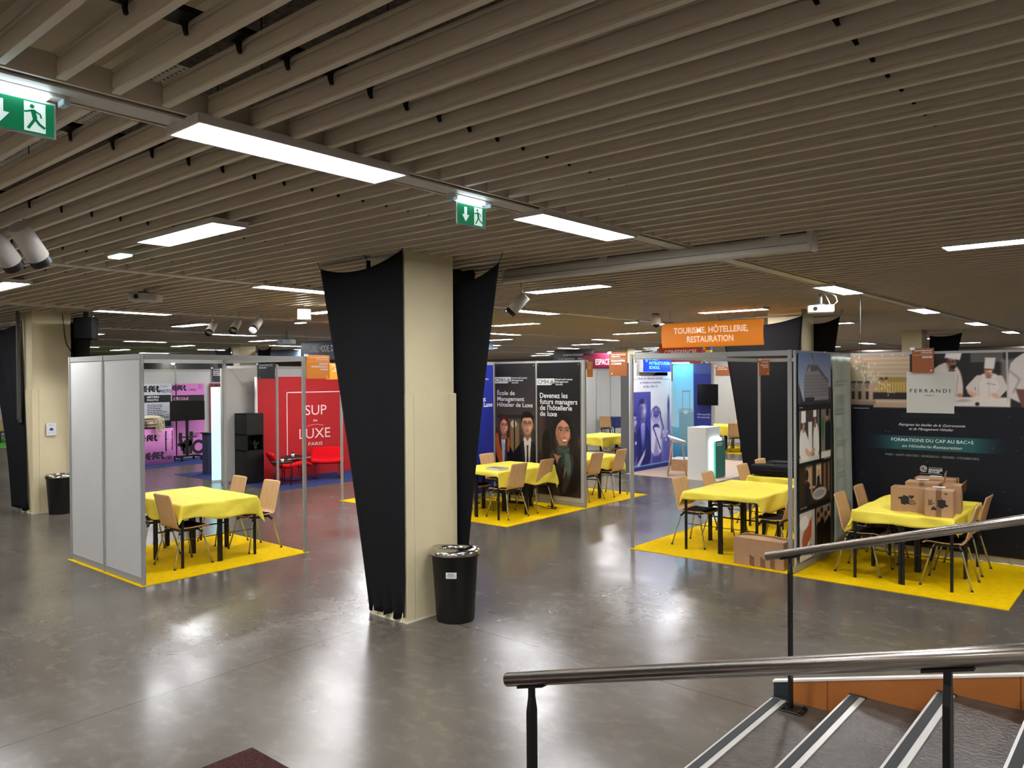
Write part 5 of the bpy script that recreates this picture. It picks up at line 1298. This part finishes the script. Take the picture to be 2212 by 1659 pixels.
t = thing('desk', 'tall white reception desk with glowing edge and green panel', 'desk', (-7.72, 15.45, 0))
MB().box(-.23, .20, -.33, .33, 0, 1.10, .003).build('body', mat('white_laminate', (226, 230, 228), .4), t)
def rr_(x0, x1, z0, z1, r):
    o = []
    for cx, cz, a in ((x1 - r, z0 + r, -90), (x1 - r, z1 - r, 0), (x0 + r, z1 - r, 90), (x0 + r, z0 + r, 180)): o += arc(cx, cz, r, a, a + 90, 4)
    return o
o = MB().prism(rr_(-.20, .30, .0, .86, .06), -.012, .012).build('light_edge', mat('desk_glow', (226, 255, 246), .5, emit=9), t); o.rotation_euler = (0, 0, R90); o.location = (.215, .06, 0)
o = MB().prism(rr_(-.12, .34, .0, .80, .05), -.03, .03).build('green_panel', mat('sea_green', (38, 112, 100), .4), t); o.rotation_euler = (0, 0, R90); o.location = (.26, .06, 0)
mb = MB(); lines(mb, -.08, .25, .74, 2, .04, .02, y=-.032, seed=6); b = MB(); o2 = mb.build('print', M_TXT, o)
t = thing('cardboard_box', 'brown box on the pale wood floor behind the bar stool', 'cardboard box', (-8.66, 16.35, .006), .1)
MB().box(-.26, .26, -.2, .2, 0, .26, .004).build('carton', M_CARD, t); MB().box(-.25, .25, -.19, .19, .26, .29).build('papers', M_TXT, t)
t = thing('bar_stool', 'bar stool with white shell seat and tall wooden legs', 'bar stool', (-8.32, 15.34, .006), math.radians(-60))
def ss(u, v):
    a = 2 * PI * u; r = v; return (.23 * r * math.cos(a), .20 * r * math.sin(a), .72 + .14 * r ** 2.5 * (.5 - .5 * math.sin(a)) + .02 * r)
o = MB().grid(ss, 28, 8).build('seat_shell', M_TXT, t); o.modifiers.new('thickness', 'SOLIDIFY').thickness = .012
for sx in (-1, 1):
    for sy in (-1, 1): MB().tube([(sx * .12, sy * .11, .72), (sx * .22, sy * .20, 0)], .013, 8, r2=.016).build('leg', wood_mat('oak', (196, 148, 100), (176, 128, 84)), t)
mb = MB()
c4 = [(-.185, -.167, .27), (.185, -.167, .27), (.185, .167, .27), (-.185, .167, .27), (-.185, -.167, .27)]
for k in range(4): mb.tube([c4[k], c4[k + 1]], .009, 8)
mb.build('footrest', mat('oak'
 , (196, 148, 100)), t)
# navy draped table in the distance
cloth('tablecloth', 'navy cloth on the distant table between two chairs', -15.45, 23.7, .62, .62, (.0, .0, .0, .0), 3, m=mat('navy_cloth', (34, 48, 100), .8), grp=None, creases=False)
t = thing('table', 'navy draped table in the distance between two beech chairs', 'table', (-15.45, 23.7, 0))
MB().box(-.31, .31, -.31, .31, .71, .736).build('tabletop', M_BLACKM, t); MB().box(-.31, .31, -.31, -.30, .35, .71).box(.30, .31, -.31, .31, .35, .71).build('skirt', mat('navy_cloth', (34, 48, 100), .8), t)
for sx in (-.28, .28):
    for sy in (-.28, .28): MB().box(sx - .015, sx + .015, sy - .015, sy + .015, 0, .71).build('leg', M_BLACKM, t)
# far left edge: green table group
cloth('tablecloth', 'green cloth on the table at the far left edge', -32.2, 9.6, 1.2, .9, (.2, .2, .2, .2), 6, m=mat('green_cloth', (60, 160, 110), .7), grp=None)
t = thing('table', 'table under the green cloth at the far left edge', 'table', (-32.2, 9.6, 0))
MB().box(-.6, .6, -.45, .45, .71, .736).build('tabletop', M_BLACKM, t)
for sx in (-.55, .55):
    for sy in (-.4, .4): MB().box(sx - .015, sx + .015, sy - .015, sy + .015, 0, .71).build('leg', M_BLACKM, t)
chair(-30.6, 8.9, 80, 'beech chair at the far left edge with glossy back')
chair(-31.4, 9.5, 90, 'beech chair at the far left edge behind the other one')
mb = MB(); [squig(mb, arc(0, 1.75 + .14 * k, .16, 200 - 20 * k, 340), .05, -.01) for k in range(5)]
o = mb.build('wall_graphic', M_INKB); o.location = (-35.98, 10.3, 0); o.rotation_euler = (0, 0, R90); tag(o, 'black brush squiggle on the white wall at the far left edge', 'wall graphic')

# ------------------------------------------------------------------ bins, notice, cables
def bin_(label, loc, rz, s=1.0, sticker=False):
    t = thing('waste_bin', label, 'bin', loc, rz, 'black waste bins beside the columns')
    H = .595 * s; W_ = .205 * s
    def D(r, z):   # D-shaped plan: flat at the back
        o = []
        for k in range(28):
            a = 2 * PI * k / 28; x = math.cos(a) * r; y = math.sin(a) * r * .92; y = min(y, r * .55); o.append((x, y, z))
        return o
    def rings(L_, mb, cap0=True, cap1=True):
        v = [q for r, z in L_ for q in D(r, z)]; f = []
        for i in range(len(L_) - 1):
            for k in range(28): f.append((i * 28 + k, i * 28 + (k + 1) % 28, (i + 1) * 28 + (k + 1) % 28, (i + 1) * 28 + k))
        if cap0: f.append(tuple(range(27, -1, -1)))
        if cap1: f.append(tuple((len(L_) - 1) * 28 + k for k in range(28)))
        mb.add(v, f, True)
    mb = MB(); rings([(W_ * .76, 0), (W_ * .80, .015), (W_ * .96, H * .93), (W_ * 1.03, H * .94), (W_ * 1.03, H * .965)], mb, True, False); mb.build('body', M_BLACK, t)
    mb = MB(); hole = [(math.cos(2 * PI * k / 28) * W_ * .52, math.sin(2 * PI * k / 28) * W_ * .36 - .01, H + .028) for k in range(28)]
    outer0, outer1, outer2 = D(W_ * 1.06, H * .962), D(W_ * 1.06, H), D(W_ * .98, H + .026)
    v = outer0 + outer1 + outer2 + hole + [(x, y, z - .03) for x, y, z in hole]
    f = []
    for i in range(4):
        for k in range(28): f.append((i * 28 + k, i * 28 + (k + 1) % 28, (i + 1) * 28 + (k + 1) % 28, (i + 1) * 28 + k))
    mb.add(v, f, True); mb.build('lid', mat('chrome_lid', (190, 186, 180), .16, metal=1.0), t)
    MB().add([(x * .98, y * .98, H - .01) for x, y, z in hole], [tuple(range(28))]).build('opening', mat('bin_inside', (6, 6, 6), .9), t)
    if sticker:
        lb = MB().grid(lambda u, v: (math.sin((u - .5) * .44) * W_ * 1.005 - .012, -math.cos((u - .5) * .44) * W_ * .925 - .004, .42 + v * .055), 6, 1).build('sticker', mat('sticker_paper', (214, 216, 210), .5), t, 'white sticker with small dark lettering')
        mb = MB(); text(mb, 'ESPACE', -.013, .456, .009, .05, 'C', y=-W_ * .925 - .009, bold=.02); text(mb, 'CHARENTON', -.013, .441, .010, .072, 'C', y=-W_ * .925 - .009); text(mb, 'PARIS', -.013, .427, .006, .04, 'C', y=-W_ * .925 - .009); mb.build('print', M_INKB, lb)
    return t
bin_('large black waste bin with chrome rim and sticker beside the foreground column', (-4.98, 5.03, 0), math.radians(38), 1.06, True)
bin_('black waste bin beside the cream column with the notice', (-14.03, 4.93, 0), math.radians(75), 1.05)
t = thing('notice', 'small white paper notice taped on the left cream column', 'notice', (-14.235, 4.80, 1.28), R90)
MB().box(0, .15, -.001, .001, 0, .21).build('paper', mat('paper_white', (222, 222, 226), .6), t)
mb = MB(); mb.flat([(.05, .08), (.10, .08), (.105, .10), (.095, .125), (.055, .125), (.045, .10)], -.002); lines(mb, .03, .12, .17, 1, .01, .006, seed=3); mb.flat([(.02, .05), (.13, .05), (.13, .052), (.02, .052)], -.002)
mb.build('print', mat('blue_ink', (50, 70, 130), .6), t)
tag(MB().tube([(-14.225, 5.06 + dy, z) for dy, z in ((0, 3.30), (.02, 3.12), (.03, 2.95), (.06, 2.80), (.12, 2.70), (.16, 2.62), (.165, 2.5))], .007, 6).build('cable', M_BLACK), 'thin black cable hanging down the top of the left cream column', 'cable')
tag(MB().box(-14.66, -14.60, 4.50, 4.545, 1.55, 3.35).box(-14.68, -14.58, 4.52, 4.55, 1.50, 1.56).build('cable_trunking', M_ALUD), 'grey vertical cable trunking left of the column with the notice', 'trunking')
t = thing('speaker', 'black loudspeaker box mounted high right of the left cream column', 'loudspeaker', (-13.62, 5.20, 2.86), math.radians(50))
MB().box(-.15, .15, -.14, .14, 0, .36, .02).build('cabinet', mat('matt_black_cabinet', (7, 7, 8), .9, spec=.1), t); MB().box(-.03, .03, -.03, .03, .36, .46).build('bracket', M_BLACKM, t)
# ------------------------------------------------------------------ emergency exit signs
M_EXG = mat('exit_green', (14, 132, 84), .4, emit=.35); M_EXW = mat('exit_white', (226, 245, 240), .4, emit=.6)
def exit_sign(label, loc, rz, w_=.25, h=.125):
    t = thing('exit_sign', label, 'exit sign', loc, rz)
    MB().box(-w_ * .72, w_ * .72, -.03, .05, .012, .045, .008).build('housing', mat('ivory_plastic', (206, 198, 190), .5), t)
    MB().box(-w_ * .55, w_ * .42, -.028, .022, -.006, .012, .003).build('light_tube', M_LAMPC, t)
    for a in (-1, 1): MB().box(a * w_ * .60, a * w_ * .70, -.032, .03, -.014, .012, .003).build('clamp', mat('clear_blue_plastic', (190, 215, 222), .2, alpha=.85), t)
    z0 = -.02 - h
    MB().box(-w_ / 2 - .008, w_ / 2 + .008, -.003, .003, z0 - .008, -.012, .001).build('panel', mat('acrylic_edge', (196, 208, 210), .2), t)
    MB().box(-w_ / 2, w_ / 2, -.0045, -.003, z0, z0 + h).build('green_face', M_EXG, t)
    mb = MB(); y = -.006; s = h
    cx = -w_ * .22; cz = z0 + h / 2
    mb.flat([(cx - .10 * s, cz + .36 * s), (cx - .10 * s, cz - .02 * s), (cx - .26 * s, cz - .02 * s), (cx, cz - .36 * s), (cx + .26 * s, cz - .02 * s), (cx + .10 * s, cz - .02 * s), (cx + .10 * s, cz + .36 * s)], y)
    dx = w_ * .24
    mb.flat([(dx - .30 * s, z0 + .05 * s), (dx - .30 * s, z0 + .95 * s), (dx + .30 * s, z0 + .95 * s), (dx + .30 * s, z0 + .05 * s)], y)
    mb.build('arrow_and_door', M_EXW, t)
    mb = MB(); y = -.0075
    mb.add([(dx - .08 * s + .065 * s * math.cos(a), y, cz + .32 * s + .065 * s * math.sin(a)) for a in [2 * PI * k / 12 for k in range(12)]], [tuple(range(12))])
    squig(mb, [(dx - .06 * s, cz + .22 * s), (dx + .0 * s, cz - .05 * s)], .14 * s, y); squig(mb, [(dx - .06 * s, cz + .2 * s), (dx - .22 * s, cz + .14 * s), (dx - .30 * s, cz + .12 * s)], .055 * s, y); squig(mb, [(dx - .04 * s, cz + .2 * s), (dx + .14 * s, cz + .12 * s), (dx + .18 * s, cz - .0 * s)], .055 * s, y)
    squig(mb, [(dx, cz - .05 * s), (dx - .10 * s, cz - .22 * s), (dx - .20 * s, cz - .38 * s)], .085 * s, y); squig(mb, [(dx, cz - .05 * s), (dx + .12 * s, cz - .20 * s), (dx + .28 * s, cz - .30 * s)], .085 * s, y)
    mb.build('running_figure', M_EXG, t)
    return t
exit_sign('green exit sign with running figure and down arrow under the ceiling, centre', (-3.37, 3.57, CZ - .03), R90)
exit_sign('green exit sign with running figure cut off at the upper left edge', (-3.37, 1.045, CZ - .028), R90, w_=.26)
for k, (x, y, rz) in enumerate(((-7.05, 2.98, 0), (-8.4, 13.6, 0), (-13.0, 8.9, 0), (-8.9, 19.4, .0))):
    t = thing('emergency_lamp', ('small greenish emergency lamp on the ceiling left of the crosswise light panel', 'small greenish emergency lamp above the smiling woman banner', 'small greenish emergency lamp left of the big sail, far', 'small greenish emergency lamp far above the crimson sign')[k], 'emergency lamp', (x, y, CZ - .05), rz)
    MB().box(-.16, .16, -.07, .07, .01, .05, .008).build('housing', mat('ivory_plastic', (206, 198, 190), .5), t); MB().box(-.13, .13, -.05, .05, -.006, .01, .003).build('lens', mat('green_lens', (190, 255, 225), .4, emit=4), t)
# ------------------------------------------------------------------ projector screen case, projectors, spotlights, camera
t = thing('projection_screen_case', 'long white motor screen case hung under the slatted ceiling', 'screen case', (-5.42, 6.30, 3.20))
prof = [(-.065, .01), (-.05, 0), (.05, 0), (.06, .02), (.06, .13), (-.055, .13), (-.065, .11)]
mb = MB(); n = len(prof); L_ = 3.2
v = [(0, a, b) for a, b in prof] + [(L_, a, b) for a, b in prof]
mb.add(v, [tuple(range(n)), tuple(range(2 * n - 1, n - 1, -1))] + [(i, i + n, (i + 1) % n + n, (i + 1) % n) for i in range(n)])
mb.build('case', mat('white_metal_case', (206, 202, 192), .45), t)
MB().box(.0, L_, -.068, -.064, .05, .054).build('seam', M_ALUD, t)
MB().box(-.02, .0, -.072, .066, -.006, .138, .004).build('end_cap', M_FRAME, t); MB().box(L_, L_ + .035, -.085, .075, -.012, .155, .008).build('end_cap', M_FRAME, t)
for x in (1.25, 2.92): 
    b = MB().box(x - .06, x + .06, -.07, -.06, .06, .16).box(x - .05, x + .05, -.06, .04, .13, .18).build('bracket', M_FRAME, t)
    MB().tube([(x - .04, -.074, .13), (x - .04, -.07, .13)], .005, 6).build('screw', M_BLACKM, b)
MB().tube([(L_ - .02, -.05, .15), (L_ - .08, -.07, .15), (L_ - .15, -.05, .20), (L_ - .16, 0, .28)], .010, 8).build('power_lead', M_BLACK, t)
def projector(label, loc, rz, m, stem=.15, cab=False):
    t = thing('projector', label, 'projector', loc, rz)
    MB().box(-.17, .17, -.13, .13, 0, .10, .012).build('body', m, t)
    lr = MB().tube([(-.07, -.135, .052), (-.07, -.115, .052)], .042, 20).build('lens_ring', m, t); MB().tube([(-.07, -.142, .052), (-.07, -.134, .052)], .028, 16).build('lens', M_SCREEN, lr)
    mb = MB()
    for k in range(7): mb.box(.03 + k * .016, .038 + k * .016, -.1315, -.129, .03, .075)
    mb.build('vent', mat('vent_grey', (150, 150, 150), .5), t)
    MB().box(-.07, .05, -.06, .06, .10, .12).build('mount_plate', M_ALUD, t)
    if stem: MB().tube([(0, 0, .12), (0, 0, .12 + stem)], .024, 12).build('stem', M_ALU, t)
    if cab:
        MB().tube([(.02, .0, .30), (.10, -.02, .28), (.19, -.03, .22), (.21, -.02, .15), (.17, .05, .11)], .009, 8).build('cable', M_TXT, t); MB().tube([(.01, .0, .30), (.06, -.02, .24), (.10, -.03, .16), (.12, .0, .11)], .007, 8).build('cable', M_TXT, t)
    return t
MW = mat('white_plastic', (226, 226, 222), .4)
projector('white projector on a stem mount below the ceiling at right', (-3.72, 10.95, 3.055), math.radians(20), MW, .14, True)
projector('grey projector close under the ceiling at left', (-9.75, 4.42, 3.17), math.radians(50), mat('grey_plastic', (168, 162, 152), .5), .04)
projector('small blue white projector in the distance above the left booth', (-15.6, 10.3, 3.0), math.radians(30), mat('bluish_plastic', (186, 205, 222), .5), .18)
def spot(label, loc, rz, tilt, lit=False, grp=None, s=1.0, drop=.16):
    t = thing('track_spotlight', label, 'spotlight', loc, rz, grp)
    d = Vector((0, -math.cos(tilt), -math.sin(tilt))); b = Vector((0, .10 * s, .05 * s))
    MB().tube([b, b + d * .24 * s], .062 * s, 20, r2=.070 * s).build('housing', M_FRAME, t)
    e = b + d * .24 * s
    MB().tube([e, e + d * .05 * s], .066 * s, 20, caps=False).build('shroud', M_BLACK, t)
    MB().tube([e + d * .002, e + d * .008], .058 * s, 20).build('reflector', mat('spot_lit', (255, 255, 245), .4, emit=14) if lit else M_CHROME, t)
    MB().tube([(0, .06, .05), (0, .04, .05 + drop)], .012, 8).build('stem', M_FRAME, t)
    return t
spot('track spotlight, leftmost of three aimed down behind the left booth', (-12.9, 7.0, 3.13), math.radians(35), .7, grp='track spotlights behind the left booth')
spot('track spotlight, middle one of three aimed down behind the left booth', (-12.1, 7.0, 3.13), math.radians(35), .7, grp='track spotlights behind the left booth')
spot('lit track spotlight, rightmost of three behind the left booth', (-11.7, 7.15, 3.13), math.radians(30), .65, True, grp='track spotlights behind the left booth')
spot('white spotlight beside the right fabric sail of the foreground column', (-6.05, 7.22, 3.13), math.radians(-60), .8, True)
spot('pale round spotlight at the left edge, left one of two', (-6.55, 1.93, 3.21), math.radians(215), .75, s=1.1, drop=.1)
spot('pale round spotlight at the left edge, right one of two', (-6.15, 1.98, 3.21), math.radians(215), .75, s=1.1, drop=.1)
t = thing('flood_lamp', 'small glaring floodlight left of the sail top in the distance', 'lamp', (-10.35, 7.15, 3.20), math.radians(60))
MB().box(-.11, .11, -.03, .03, -.09, .09, .01).build('housing', M_FRAME, t); MB().box(-.09, .09, -.035, -.03, -.07, .07).build('lit_face', mat('flood_lit', (255, 250, 225), .4, emit=45), t); MB().tube([(0, 0, .09), (0, 0, .16)], .01, 6).build('stem', M_FRAME, t)
t = thing('dome_camera', 'white dome security camera left of the orange hanging sign', 'camera', (-7.22, 12.55, 3.10))
MB().lathe([(.0, .22), (.07, .22), (.07, .18), (.085, .17), (.085, .07), (.075, .04)], 20).build('housing', MW, t); MB().lathe([(.072, .05), (.06, .015), (.035, -.01), (0, -.018)], 20).build('dome', M_SCREEN, t); MB().box(-.05, .05, -.05, .05, .215, .25).build('bracket', M_ALUD, t)
for k, (x, y) in enumerate(((-4.0, 8.7), (-5.2, 9.4), (-9.3, 7.1))):
    pass
# cable tray and ducting above the slats near the camera
M_GALV = mat('galvanised_steel', (226, 222, 204), .5)
mb = MB(); x = -8.0
while x < -3.72:
    for r in range(5):
        mb.box(x, x + .022, 1.82 + r * .045, 1.865 + r * .045 - .016, 3.74, 3.744)
    for r in range(5): mb.box(x + .022, x + .042, 1.82 + r * .045, 1.865 + r * .045, 3.74, 3.744)
    x += .042
mb.box(-8.0, -3.72, 1.815, 1.82, 3.74, 3.78).box(-8.0, -3.72, 2.04, 2.045, 3.74, 3.78)
tag(mb.build('cable_tray', M_GALV), 'perforated metal cable tray above the slats, upper left', 'cable tray')
M_PROF = mat('ribbed_sheet', (230, 216, 188), .6)
mb = MB()
def rib(u, v): 
    y = .95 + u * .62; k = (u * 4) % 1; return (-6.0 + v * 3.9, y, 3.62 + (.035 if k < .5 else 0))
mb.grid(rib, 32, 1, smooth=False); tag(mb.build('duct_casing', M_PROF), 'cream ribbed metal duct casing above the slats, upper left corner', 'duct')
tag(MB().tube([(-4.5, .62, 3.75), (-3.6, .55, 3.72), (-2.6, .70, 3.78)], .13, 18).build('flexible_duct', mat('flex_foil', (70, 66, 60), .4, bump=(90, .8))), 'dark flexible duct above the slats in the upper left corner', 'duct')
for k in range(14):
    x = -5.6 + .42 * k; y = 1.3 + (k * .37) % 1.6
    MB().tube([(x, y, CZ + .2), (x, y, 3.96)], .003, 5).build('suspension_rod', M_BLACKM, ceil)
# pipes under the far ceiling at right
for k, (z, r) in enumerate(((3.02, .05), (2.90, .03))):
    tag(MB().tube([(-12.0, 29.5 + k * .3, z), (3.0, 29.5 + k * .3, z)], r, 10).build('pipe', mat('dull_brown_pipe', (96, 80, 72), .6)), ('thick', 'thin')[k] + ' brown pipe under the far ceiling above the chef backdrop', 'pipe')
tag(MB().box(-30, -16, 17.4, 17.9, 3.05, CZ - .01).build('ceiling_beam', mat('blue_grey_beam', (120, 140, 164), .6)), 'blue grey dropped beam under the ceiling behind the left booth', 'beam')
tag(MB().box(-22, -12, 30.5, 30.8, 0, 3.3).build('partition', mat('pale_partition', (206, 204, 196), .7)), 'pale partition wall in the far distance above the school banners', 'partition')
tag(MB().box(-44, -26, 15.5, 15.8, 0, 3.0).build('partition', mat('dark_partition', (66, 64, 62), .7)), 'dark partition in the far distance seen through the left booth', 'partition')
for k, (x, z) in enumerate(((-3.62, 3.15),)):
    tag(MB().tube([(-3.3, 11.3, 1.0 + 1.45), (-3.3, 11.3, CZ + .1)], .006, 6).build('suspension_rod', M_ALUD), 'thin vertical rod right of the white projector', 'rod')

# floor cable and power strip behind the brochure table
tag(MB().tube([(-8.05, 10.35, .012), (-7.95, 10.42, .012), (-7.85, 10.36, .012), (-7.86, 10.26, .012), (-7.98, 10.22, .012), (-8.15, 10.30, .012), (-8.4, 10.38, .012), (-8.55, 10.55, .012)], .006, 6).build('cable', M_BLACK), 'black cable loop on the yellow carpet under the smiling woman banner', 'cable')
t = thing('power_strip', 'black power strip on the yellow carpet under the school banners', 'power strip', (-8.70, 10.30, .006), .2)
MB().box(-.16, .16, -.03, .03, 0, .045, .006).build('body', M_BLACK, t); MB().box(-.12, .12, -.018, .018, .045, .047).build('sockets', M_ALUD, t)
